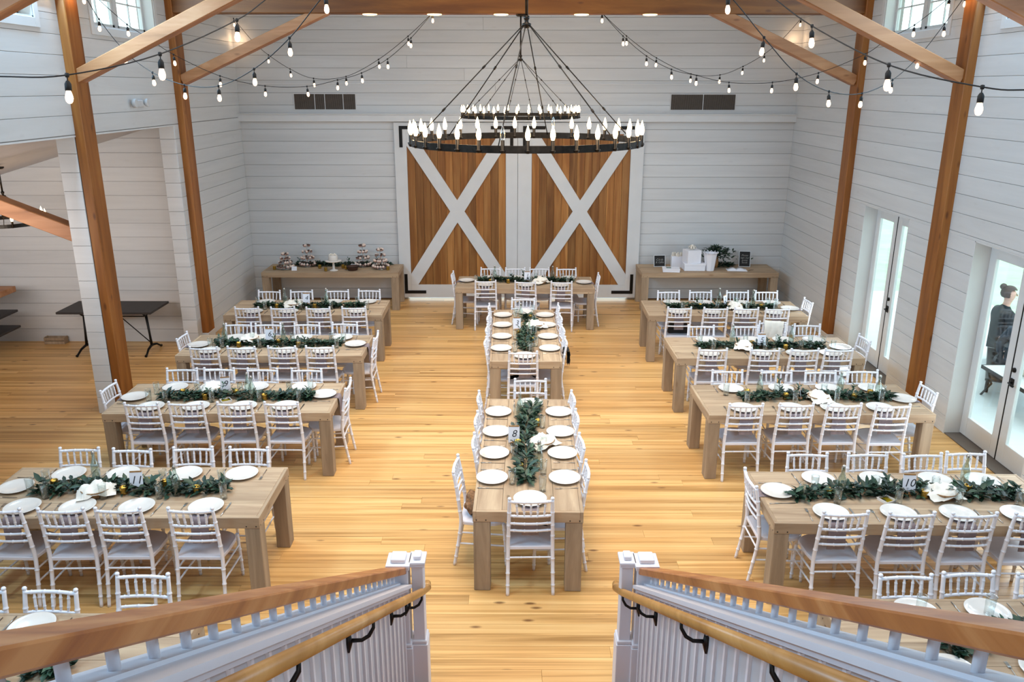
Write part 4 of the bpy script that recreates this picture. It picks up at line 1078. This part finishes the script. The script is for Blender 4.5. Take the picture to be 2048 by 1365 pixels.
for i, (x, y) in enumerate([(-3.77, 15.6), (-3.60, 15.35), (-3.32, 15.62), (-3.24, 15.52), (-2.42, 15.45), (-4.62, 15.48)]):
    t = thing('votive_holder', 'small gold votive candle holder on dessert table, %s listed among its candles' % ORD[i], 'candle', (x, y, DT_), 0, 'gold votive holders on the dessert table')
    t['label'] = ['gold votive left of the cake stand', 'gold votive in front of the cake stand', 'gold votive just right of cake stand, rear one', 'gold votive just right of cake stand, front one', 'gold votive at the right end of dessert table', 'gold votive at the left end of dessert table'][i]
    obj('cup', _votive, None, t); obj('tealight', _tea, None, t)
for x, y, lab in ((-4.22, 15.40, 'small white menu card near left end of dessert table'), (-3.12, 15.62, 'small white menu card behind the dark basket on dessert table')):
    tag(obj('menu_card', MB().box(-.05, .05, -.002, .002, 0, .08, M=Matrix.Rotation(-.25, 4, 'X')), MT['card'], loc=(x, y, DT_)), lab, 'card')
bk = thing('wire_basket', 'dark round basket on dessert table right of the cake', 'basket', (-3.10, 15.45, DT_))
obj('body', MB().lathe([(0, 0), (.09, 0), (.115, .075), (.12, .08), (.11, .075), (.085, .01), (0, .01)], 20), MT['choc'], bk)
obj('rim', MB().tube([(.12*math.cos(a*PI/8), .12*math.sin(a*PI/8), .08) for a in range(17)], .005, 5, caps=False), MT['iron'], bk)
garland([Vector((-4.3, 15.86, 0)), Vector((-3.9, 15.9, 0)), Vector((-3.6, 15.86, 0)), Vector((-3.2, 15.9, 0)), Vector((-2.8, 15.86, 0)), Vector((-2.45, 15.9, 0))], False, 'dark leaf garland along the back of the dessert table', DT_, group='garland of the dessert table', seed=21, width=.10, tall=.9, dens=1.1)
# gifts
def chalkboard(x, y, w, h, yaw, body, size, label):
    t = thing('chalkboard_sign', label, 'sign', (x, y, DT_), yaw)
    T = Matrix.Rotation(-.22, 4, 'X')
    obj('slate', MB().box(-w/2, w/2, -.004, .004, .012, h, M=T), MT['black'], t)
    f = MB()
    for a in ((-w/2-.012, -w/2, 0, h+.012), (w/2, w/2+.012, 0, h+.012), (-w/2, w/2, 0, .012), (-w/2, w/2, h, h+.012)): f.cbox(a[0], a[1], -.009, .006, a[2], a[3], .002, M=T)
    obj('frame', f, MT['plastic'], t)
    o = obj('lettering', text_mesh(body, size, MT['chalk'], space=.9, thin=.018), None, t)
    o.matrix_local = T @ Matrix.Translation((0, -.0055, h*.52)) @ Matrix.Rotation(PI/2, 4, 'X')
    obj('easel_leg', MB().tube([(0, h*.15, h*.75), (0, h*.55, 0)], .006, 5), MT['woodblock'], t)
chalkboard(2.89, 15.80, .21, .22, .1, 'Cards\n& Gifts', .058, 'small black chalkboard reading Cards & Gifts, left end of gift table')
chalkboard(4.56, 15.80, .20, .30, -.14, 'Please\nsign our\nguest\nbook', .052, 'taller black chalkboard with four chalk lines, right end of gift table')
gb = thing('flat_gift_box', 'flat white box lying on gift table near the left chalkboard', 'box', (3.04, 15.40, DT_), -.12)
obj('box', MB().cbox(-.16, .16, -.12, .12, 0, .045, .004), MT['card'], gb); obj('lid', MB().cbox(-.165, .165, -.125, .125, .045, .062, .004), MT['card'], gb)
obj('tag', MB().box(-.09, .0, -.02, .06, .062, .065), MT['leaf3'], gb)
gv = thing('gift_bag', 'small white gift bag stuffed with tissue, behind the flat box', 'bag', (3.22, 15.78, DT_))
obj('bag', MB().prism([(-.11, 0), (.11, 0), (.115, .22), (-.115, .22)], -.055, .055), MT['card'], gv)
m = MB()
rr = random.Random(5)
for i in range(14):
    a = rr.uniform(-.09, .09); b = rr.uniform(-.035, .035); h = rr.uniform(.04, .09)
    m.add([(a-.03, b, .20), (a+.03, b+.01, .20), (a+.01, b-.01, .22+h), (a-.02, b+.015, .22+h*.8)], [(0, 1, 2, 3)])
    m.add([(a, b-.03, .20), (a+.01, b+.03, .20), (a+.015, b+.01, .22+h*.7), (a-.01, b-.01, .22+h)], [(0, 1, 2, 3)])
obj('tissue', m, MT['linen'], gv, kind='stuff')
bx = thing('gift_box', 'wide pale blue-white gift box under the tall one', 'box', (3.50, 15.55, DT_))
obj('box', MB().cbox(-.20, .20, -.14, .14, 0, .135, .004), MT['card'], bx); obj('lid', MB().cbox(-.205, .205, -.145, .145, .10, .14, .004), MT['card'], bx)
bx2 = thing('gift_box', 'tall white gift box stacked on the wide one', 'box', (3.46, 15.57, DT_+.14), .25)
obj('box', MB().cbox(-.14, .14, -.125, .125, 0, .25, .004), MT['card'], bx2)
m = MB()
for i in range(8):
    a = PI*2*i/8
    m.tube([(0, 0, .25), (.045*math.cos(a), .045*math.sin(a), .33), (.08*math.cos(a), .08*math.sin(a), .29), (.03*math.cos(a), .03*math.sin(a), .255)], .010, 6, flat=(1.8, .3))
m.lathe([(0, .25), (.05, .26), (.045, .31), (.02, .345), (0, .35)], 10)
obj('bow', m, MT['linen'], bx2)
bu = thing('white_bucket', 'tall tapered white bucket with notched rim on gift table', 'bucket', (3.80, 15.48, DT_))
m = MB().lathe([(0, 0), (.085, 0), (.088, .01), (.125, .30), (.135, .34), (.13, .345), (.118, .30), (.08, .015), (0, .012)], 8, smooth=False)
obj('pail', m, MT['card'], bu)
bo = MB()
for i in range(12):
    a = 2*PI*i/12; bo.tube([(.13*math.cos(a), .13*math.sin(a), .335), (.15*math.cos(a+.2), .15*math.sin(a+.2), .365), (.13*math.cos(a+.45), .13*math.sin(a+.45), .335)], .006, 5)
obj('rim', bo, MT['card'], bu)
garland([Vector((3.55, 15.86, 0)), Vector((3.8, 15.9, 0)), Vector((4.1, 15.88, 0)), Vector((4.35, 15.86, 0))], False, 'loose greenery lying at the back of the gift table', DT_, group='greenery of the gift table', seed=31, width=.09, tall=1.0)
gl = thing('leafy_bouquet', 'tall bunch of dark greenery behind the white bucket', 'plant', (3.98, 15.78, DT_))
obj('vase', MB().lathe([(0, 0), (.05, 0), (.06, .1), (.045, .2), (.05, .22), (.045, .21), (0, .2)], 14), MT['woodblock'], gl)
for mk, sd in (('leaf1', 1), ('leaf2', 2)):
    rr = random.Random(sd+40); m = MB()
    for i in range(240):
        a = rr.uniform(0, 2*PI); r = abs(rr.gauss(0, .10)); z = .22+rr.uniform(0, .20)-r*.35
        Mx = leafM(Vector((r*math.cos(a)*1.7, r*math.sin(a)*.7, z)), a+rr.uniform(-.8, .8), rr.uniform(-.3, 1.0), rr.uniform(-.6, .6), rr.uniform(.8, 1.2))
        m.add([Mx @ Vector(v) for v in LM[i % 3].v], LM[0].f, True)
    obj('foliage', m, MT[mk], gl, kind='stuff')
gk = thing('guest_book', 'open guest book with white pages on gift table', 'book', (4.33, 15.50, DT_), -.1)
obj('cover', MB().cbox(-.19, .19, -.11, .11, 0, .008, .002), MT['card'], gk)
for s in (-1, 1):
    m = MB(); vs = []; n = 7
    for i in range(n+1):
        f = i/n; x = s*f*.175; z = .010+.035*math.sin(PI*min(1, f*1.1))*(1-f*.45)+(.02 if i == 0 else 0)*0
        for y in (-.10, .10): vs.append((x, y, z))
    for i in range(n+1):
        x = s*i/n*.175
        for y in (-.10, .10): vs.append((x, y, .009))
    k = 2*(n+1)
    fs = [(2*i, 2*i+1, 2*i+3, 2*i+2) for i in range(n)]+[(2*i, 2*i+2, k+2*i+2, k+2*i) for i in range(n)]+[(2*i+1, k+2*i+1, k+2*i+3, 2*i+3) for i in range(n)]
    m.add(vs, fs, True); obj('page_block', m, MT['card'], gk)
tag(obj('pen', MB().tube([(-.06, 0, .006), (.07, 0, .006)], [.004, .003], 6), MT['iron'], loc=(4.60, 15.48, DT_), rot=(0, 0, .5)), 'dark pen beside the open guest book', 'pen')

# ------------------------------------------------------------------ annex furniture
it = thing('trestle_table', 'dark industrial table with iron trestle legs in the left side room', 'table', (-6.40, 12.62, 0))
obj('tabletop', MB().cbox(-.74, .74, -.36, .36, .725, .76, .004), MT['darktable'], it)
for s in (-1, 1):
    x = s*.50
    obj('leg', MB().tube([(x, 0, .60), (x+s*.02, 0, .3), (x+s*.03, 0, .10)], [.022, .018, .024], 8).tube([(x, 0, .60), (x, -.10, .66), (x, -.14, .725)], .014, 7).tube([(x, 0, .60), (x, .10, .66), (x, .14, .725)], .014, 7), MT['iron'], it)
    obj('foot', MB().tube([(x+s*.03, 0, .12), (x+s*.04, -.16, .09), (x+s*.05, -.26, .03), (x+s*.05, -.30, .018)], [.022, .018, .016, .022], 8).tube([(x+s*.03, 0, .12), (x+s*.04, .16, .09), (x+s*.05, .26, .03), (x+s*.05, .30, .018)], [.022, .018, .016, .022], 8), MT['iron'], it)
    obj('brace_rod', MB().tube([(x+s*.03, 0, .15), (x-s*.42, 0, .60)], .008, 6), MT['iron'], it)
obj('stretcher', MB().tube([(-.5, 0, .60), (.5, 0, .60)], .010, 6), MT['iron'], it)
cr = thing('floor_crate', 'small brown wooden crate on floor against side room wall', 'crate', (-7.68, 13.08, 0))
for z in (.0, .06): obj('slat', MB().cbox(-.17, .17, -.07, -.055, z, z+.05, .003), MT['farm_leg'], cr)
for z in (.0, .06): obj('slat', MB().cbox(-.17, .17, .055, .07, z, z+.05, .003), MT['farm_leg'], cr)
for s in (-1, 1): obj('end', MB().cbox(s*.162-.008, s*.162+.008, -.055, .055, 0, .12, .003), MT['farm_leg'], cr)
bar = thing('bar_counter', 'wooden bar counter with dark shelves at the left edge of the side room', 'counter', (-8.75, 12.3, 0))
obj('countertop', MB().cbox(-.9, .82, -.4, .35, 1.0, 1.09, .006), MT['brace'], bar)
obj('upright', MB().cbox(-.9, -.82, -.35, .3, 0, 1.0, .005), MT['darktable'], bar)
obj('upright', MB().cbox(.0, .06, -.30, .3, 0, 1.0, .005), MT['darktable'], bar)
for z in (.42, .68): obj('shelf', MB().cbox(-.82, .82, -.35, .3, z, z+.035, .004), MT['darktable'], bar)

# ------------------------------------------------------------------ stair with its two railings
TAN = .611
def zl(y, off): return off-TAN*y
def sloped(m, x0, x1, y0, y1, o0, o1):
    """bar following the stair pitch: o0,o1 lower/upper offsets"""
    x0, x1 = sorted((x0, x1))
    m.add([(x0, y0, zl(y0, o0)), (x1, y0, zl(y0, o0)), (x1, y0, zl(y0, o1)), (x0, y0, zl(y0, o1)),
           (x0, y1, zl(y1, o0)), (x1, y1, zl(y1, o0)), (x1, y1, zl(y1, o1)), (x0, y1, zl(y1, o1))],
          [(0, 1, 2, 3), (5, 4, 7, 6), (4, 5, 1, 0), (1, 5, 6, 2), (2, 6, 7, 3), (4, 0, 3, 7)])
    return m
YT = .55   # upper end of the railing
def railing(s, xc, label):
    """s=-1 left, +1 right; xc = x of the rail's inner face at the newel"""
    t = thing('stair_railing', label, 'railing', (0, 0, 0), 0, 'stair railings')
    def X(h): return xc+s*h
    yn = 4.70
    obj('top_rail', (lambda o: o)(sloped(MB(), X(0), X(.14), YT, yn, 3.903, 3.955)), MT['rail'], t)
    t.children[0].modifiers.new('b', 'BEVEL').width = .005
    # capped knee wall
    kw = MB()
    sloped(kw, X(.045), X(.145), YT, yn, -1.2+2.2, 3.77)
    kwall = MB()
    x0, x1 = sorted((X(.02), X(.14)))
    kwall.add([(x0, YT, 0), (x1, YT, 0), (x1, yn, 0), (x0, yn, 0), (x0, YT, zl(YT, 3.775)), (x1, YT, zl(YT, 3.775)), (x1, yn, zl(yn, 3.775)), (x0, yn, zl(yn, 3.775))],
              [(0, 3, 2, 1), (0, 1, 5, 4), (1, 2, 6, 5), (2, 3, 7, 6), (3, 0, 4, 7), (4, 5, 6, 7)])
    obj('knee_wall', kwall, MT['batten'], t)
    obj('wall_cap', sloped(sloped(MB(), X(-.035), X(.16), YT, yn, 3.80, 3.826), X(-.015), X(.15), YT, yn, 3.773, 3.80), MT['rail_white'], t)
    obj('shoe_rail', sloped(MB(), X(.038), X(.102), YT, yn, 3.826, 3.838), MT['rail_white'], t)
    bal = MB().tube([(0, 0, -.045), (0, 0, .085)], .0125, 12).mesh('baluster', MT['rail_white'])
    y = yn-.12
    while y > YT+.05:
        obj('baluster', bal, None, t, (X(.07), y, zl(y, 3.838)+.0)); y -= .155
    y = yn-.09; k = 0
    while y > YT+.03:
        x0, x1 = sorted((X(.02), X(.008)))
        obj('batten', MB().box(x0, x1, y-.011, y+.011, max(0.0, zl(y, 1.9)), zl(y+.011, 3.772)), MT['rail_white'], t); y -= .144
    # handrail with wrought brackets
    hx = X(-.095); P = [(hx, YT, zl(YT, 3.765)), (hx, 4.72, zl(4.72, 3.765)), (hx-s*.004, 5.02, zl(5.02, 3.765)+.015), (hx+s*.006, 5.10, zl(5.05, 3.765)+.015), (hx+s*.07, 5.105, zl(5.05, 3.765)+.012), (hx+s*.16, 5.10, zl(5.05, 3.765)+.010)]
    hr_ = MB().tube([P[0], P[1], P[2]], .026, 14, flat=(.92, 1.0)).tube([P[2], P[3]], .026, 14).tube([P[3], P[4], P[5]], .022, 12)
    hrail = obj('handrail', hr_, MT['handrail'], t)
    for y in (4.72, 4.15, 3.05, 1.95, .95):
        z = zl(y, 3.765)
        w0 = X(.018)
        b = MB().tube([(hx, y, z-.02), (hx, y-.01, z-.05), (hx+s*.02, y-.02, z-.085), (hx+s*.05, y-.03, z-.10), (w0-s*.006, y-.035, z-.10)], [.007, .008, .009, .009, .010], 8)
        b.tube([(w0-s*.004, y-.035, z-.07), (w0-s*.006, y-.035, z-.11), (w0-s*.003, y-.035, z-.16)], [.014, .017, .006], 8)
        b.tube([(hx, y-.05, zl(y-.05, 3.765)-.024), (hx, y+.05, zl(y+.05, 3.765)-.024)], .007, 6)
        obj('bracket', b, MT['iron'], t)
    # newels
    def newel(a, b, y0, y1, top, nm='newel_post'):
        x0, x1 = sorted((X(a), X(b))); m = MB()
        m.cbox(x0+.012, x1-.012, y0+.012, y1-.012, 0, top-.05, .003).cbox(x0, x1, y0, y1, top-.07, top-.035, .004).cbox(x0-.004, x1+.004, y0-.004, y1+.004, top-.05, top-.03, .003)
        m.cbox(x0+.026, x1-.026, y0+.026, y1-.026, top-.03, top, .005)
        m.cbox(x0-.004, x1+.004, y0-.004, y1+.004, 0, .46, .004).cbox(x0, x1, y0, y1, .46, .49, .006)
        # raised corner fillets
        obj(nm, m, MT['rail_white'], t)
    newel(-.02, .13, 4.685, 4.845, 1.135)
    newel(-.118, -.017, 4.725, 4.86, 1.135)
    return t
railing(-1, -.705, 'white stair railing with oak top rail, left of the stairs')
railing(1, .835, 'white stair railing with oak top rail, right of the stairs')
st = thing('staircase', 'stairs descending between the two white railings', 'stairs', (0, 0, 0))
x0, x1 = -.72, .85
for k in range(14):
    y1 = 4.62-k*.28; y0 = y1-.30; z = (k+1)*.171
    if y0 < .5: y0 = .5
    if y1 <= .5: break
    obj('tread', MB().cbox(x0+.002, x1-.002, y0, y1+.02, z-.03, z, .004), MT['rail'], st)
    obj('riser', MB().box(x0+.002, x1-.002, y1-.018, y1, z-.171, z-.03), MT['white'], st)
lf = struct('landing', MB().box(-5.4, 5.4, -6, .5, 2.27, 2.44), MT['white'])

# ------------------------------------------------------------------ people and things on the patio
def skin_body(name, V, E, parent, mat, root=0, sub=2):
    me = bpy.data.meshes.new(name); me.from_pydata([v[:3] for v in V], E, []); me.materials.append(mat)
    o = bpy.data.objects.new(name, me); C.objects.link(o)
    if parent: o.parent = parent
    sk = me.skin_vertices.new() if hasattr(me.skin_vertices, 'new') and not me.skin_vertices else None
    md = o.modifiers.new('skin', 'SKIN'); md.use_smooth_shade = True; md.use_x_symmetry = False
    if not me.skin_vertices:
        bm = bmesh.new(); bm.from_mesh(me); bm.verts.layers.skin.verify(); bm.to_mesh(me); bm.free()
    for i, v in enumerate(V):
        r = v[3]; me.skin_vertices[0].data[i].radius = (r, v[4] if len(v) > 4 else r)
        me.skin_vertices[0].data[i].use_root = (i == root)
    sb = o.modifiers.new('sub', 'SUBSURF'); sb.levels = sub; sb.render_levels = sub
    return o
def person(label, loc, rotz, top, hairstyle, headturn):
    """seated figure facing +y"""
    t = thing('person', label, 'person', loc, rotz)
    V = [(0, 0, .50, .13), (0, -.01, .66, .125), (0, .0, .82, .135), (0, .01, .97, .125), (0, .02, 1.06, .06), (0, .035, 1.13, .052),
         (.17, .01, .98, .055), (.23, .04, .74, .043), (.16, .24, .60, .034), (.10, .34, .60, .028),
         (-.17, .01, .98, .055), (-.23, .04, .74, .043), (-.16, .24, .60, .034), (-.10, .34, .60, .028),
         (.10, .05, .50, .085), (.12, .40, .50, .072), (.12, .42, .21, .045), (.12, .54, .165, .04),
         (-.10, .05, .50, .085), (-.12, .40, .50, .072), (-.12, .42, .21, .045), (-.12, .54, .165, .04)]
    E_ = [(0, 1), (1, 2), (2, 3), (3, 4), (4, 5), (3, 6), (6, 7), (7, 8), (8, 9), (3, 10), (10, 11), (11, 12), (12, 13), (0, 14), (14, 15), (15, 16), (16, 17), (0, 18), (18, 19), (19, 20), (20, 21)]
    # head and hands joined to the same skeleton
    hd = len(V); V += [(0, .05, 1.19, .075), (0, .055, 1.26, .095), (0, .05, 1.33, .08)]; E_ += [(5, hd), (hd, hd+1), (hd+1, hd+2)]
    body = skin_body('body', V, E_, t, MT['skin'])
    cv = [(x, y, z, r*1.12+.01) for x, y, z, r in V[:5]]+[(0, .03, 1.09, .065)]+[(x, y, z, r*1.15+.012) for x, y, z, r in V[6:9]]+[(x, y, z, r*1.15+.012) for x, y, z, r in V[10:13]]
    ce = [(0, 1), (1, 2), (2, 3), (3, 4), (4, 5), (3, 6), (6, 7), (7, 8), (3, 9), (9, 10), (10, 11)]
    skin_body('top', cv, ce, t, MT[top])
    pv = [(x, y, z, r*1.08+.008) for x, y, z, r in (V[0], V[14], V[15], V[16], V[18], V[19], V[20])]
    skin_body('trousers', pv, [(0, 1), (1, 2), (2, 3), (0, 4), (4, 5), (5, 6)], t, MT['cloth_black'])
    sv = [(.12, .42, .175, .048), (.12, .56, .165, .042), (-.12, .42, .175, .048), (-.12, .56, .165, .042)]
    skin_body('shoes', sv, [(0, 1), (2, 3)], t, MT['cloth_black'])
    head = bpy.data.objects.new('face', None)
    R = Matrix.Translation((0, .052, 1.25)) @ Matrix.Rotation(headturn, 4, 'Z')
    fm = MB()
    fm.lathe([(0, .024), (.006, .018), (.012, .0), (.010, -.012), (0, -.014)], 8, M=R @ Matrix.Translation((0, .098, -.005)))
    obj('nose', fm, MT['skin'], t)
    obj('eyes', MB().lathe([(0, .006), (.010, .004), (.012, 0), (0, -.004)], 10, M=R @ Matrix.Translation((.034, .088, .012)) @ Matrix.Rotation(-PI/2, 4, 'X')).lathe([(0, .006), (.010, .004), (.012, 0), (0, -.004)], 10, M=R @ Matrix.Translation((-.034, .088, .012)) @ Matrix.Rotation(-PI/2, 4, 'X')), MT['hair'], t)
    obj('mouth', MB().cbox(-.022, .022, .085, .094, -.052, -.044, .002, M=R), MT['cupcake'], t)
    for s in (-1, 1): obj('ear', MB().lathe([(0, .006), (.012, .005), (.018, 0), (.012, -.004), (0, -.004)], 10, M=R @ Matrix.Translation((s*.094, .0, .0)) @ Matrix.Rotation(PI/2*s, 4, 'Y') @ Matrix.Diagonal((1.3, .8, 1, 1))), MT['skin'], t)
    bm = bmesh.new(); bmesh.ops.create_icosphere(bm, subdivisions=4, radius=1)
    for v in list(bm.verts):
        c = v.co.copy(); n_ = 1+.05*noise.noise(c*7)
        v.co = Vector((c.x*.108*n_, c.y*.118*n_-.014, c.z*.112*n_+.028))
    bmesh.ops.delete(bm, geom=[v for v in bm.verts if v.co.y > .012 and v.co.z < .078 or v.co.z < -.05], context='VERTS')
    if hairstyle == 'bun':
        q = bmesh.ops.create_icosphere(bm, subdivisions=3, radius=.05)
        for v in q['verts']: v.co = v.co*(1+.15*noise.noise(v.co*40))+Vector((0, -.10, .115))
    me = bpy.data.meshes.new('hair'); bm.to_mesh(me); bm.free(); me.materials.append(MT['hair'])
    for p in me.polygons: p.use_smooth = True
    hair = bpy.data.objects.new('hair', me); C.objects.link(hair); hair.parent = t; hair.matrix_local = R
    s_ = hair.modifiers.new('s', 'SOLIDIFY'); s_.thickness = .008
    return t
person('seated person with hair in a bun and dark top, seen through nearer glass door', (7.56, 12.15, -.15), math.radians(-95), 'cloth_black', 'bun', math.radians(-22))
p2 = person('seated person in navy top with back turned, seen through nearer glass door', (6.98, 11.02, -.15), math.radians(-30), 'cloth_navy', 'short', math.radians(-10))
p2.rotation_euler = (math.radians(-6), math.radians(12), math.radians(-30))
bn = thing('patio_bench', 'low dark bench under the two people outside the glass door', 'bench', (7.30, 11.58, -.03), math.radians(60))
obj('seat', MB().cbox(-.92, .92, -.18, .18, .19, .225, .006), MT['iron'], bn)
for sx in (-1, 1):
    for sy in (-1, 1): obj('leg', MB().cbox(sx*.84-.025, sx*.84+.025, sy*.14-.025, sy*.14+.025, 0, .19, .004), MT['iron'], bn)
pt = thing('patio_table', 'low pale table with black edge and legs outside nearer glass door', 'table', (7.05, 10.1, -.03))
obj('tabletop', MB().cbox(-.45, .45, -.75, .75, .40, .43, .004), MT['fence'], pt)
ed = MB()
for a in ((-.46, -.45, -.76, .76), (.45, .46, -.76, .76), (-.45, .45, -.76, -.75), (-.45, .45, .75, .76)): ed.box(a[0], a[1], a[2], a[3], .385, .435)
obj('edge_band', ed, MT['iron'], pt)
for sx in (-1, 1):
    for sy in (-1, 1): obj('leg', MB().tube([(sx*.40, sy*.7, .40), (sx*.36, sy*.62, .2), (sx*.42, sy*.72, 0)], .016, 7), MT['iron'], pt)
lump('folded_blanket', 'puffy white folded blankets piled on the low patio table', 'blanket', (7.05, 10.35, .40), .3, .17, .20, .19, MT['linen'], 2, .12, box=.35)
lump('grey_bag', 'grey bag on the patio table under the white blankets', 'bag', (7.02, 10.05, .40), .1, .15, .14, .07, MT['cloth_navy'], 6, .1, box=.4)
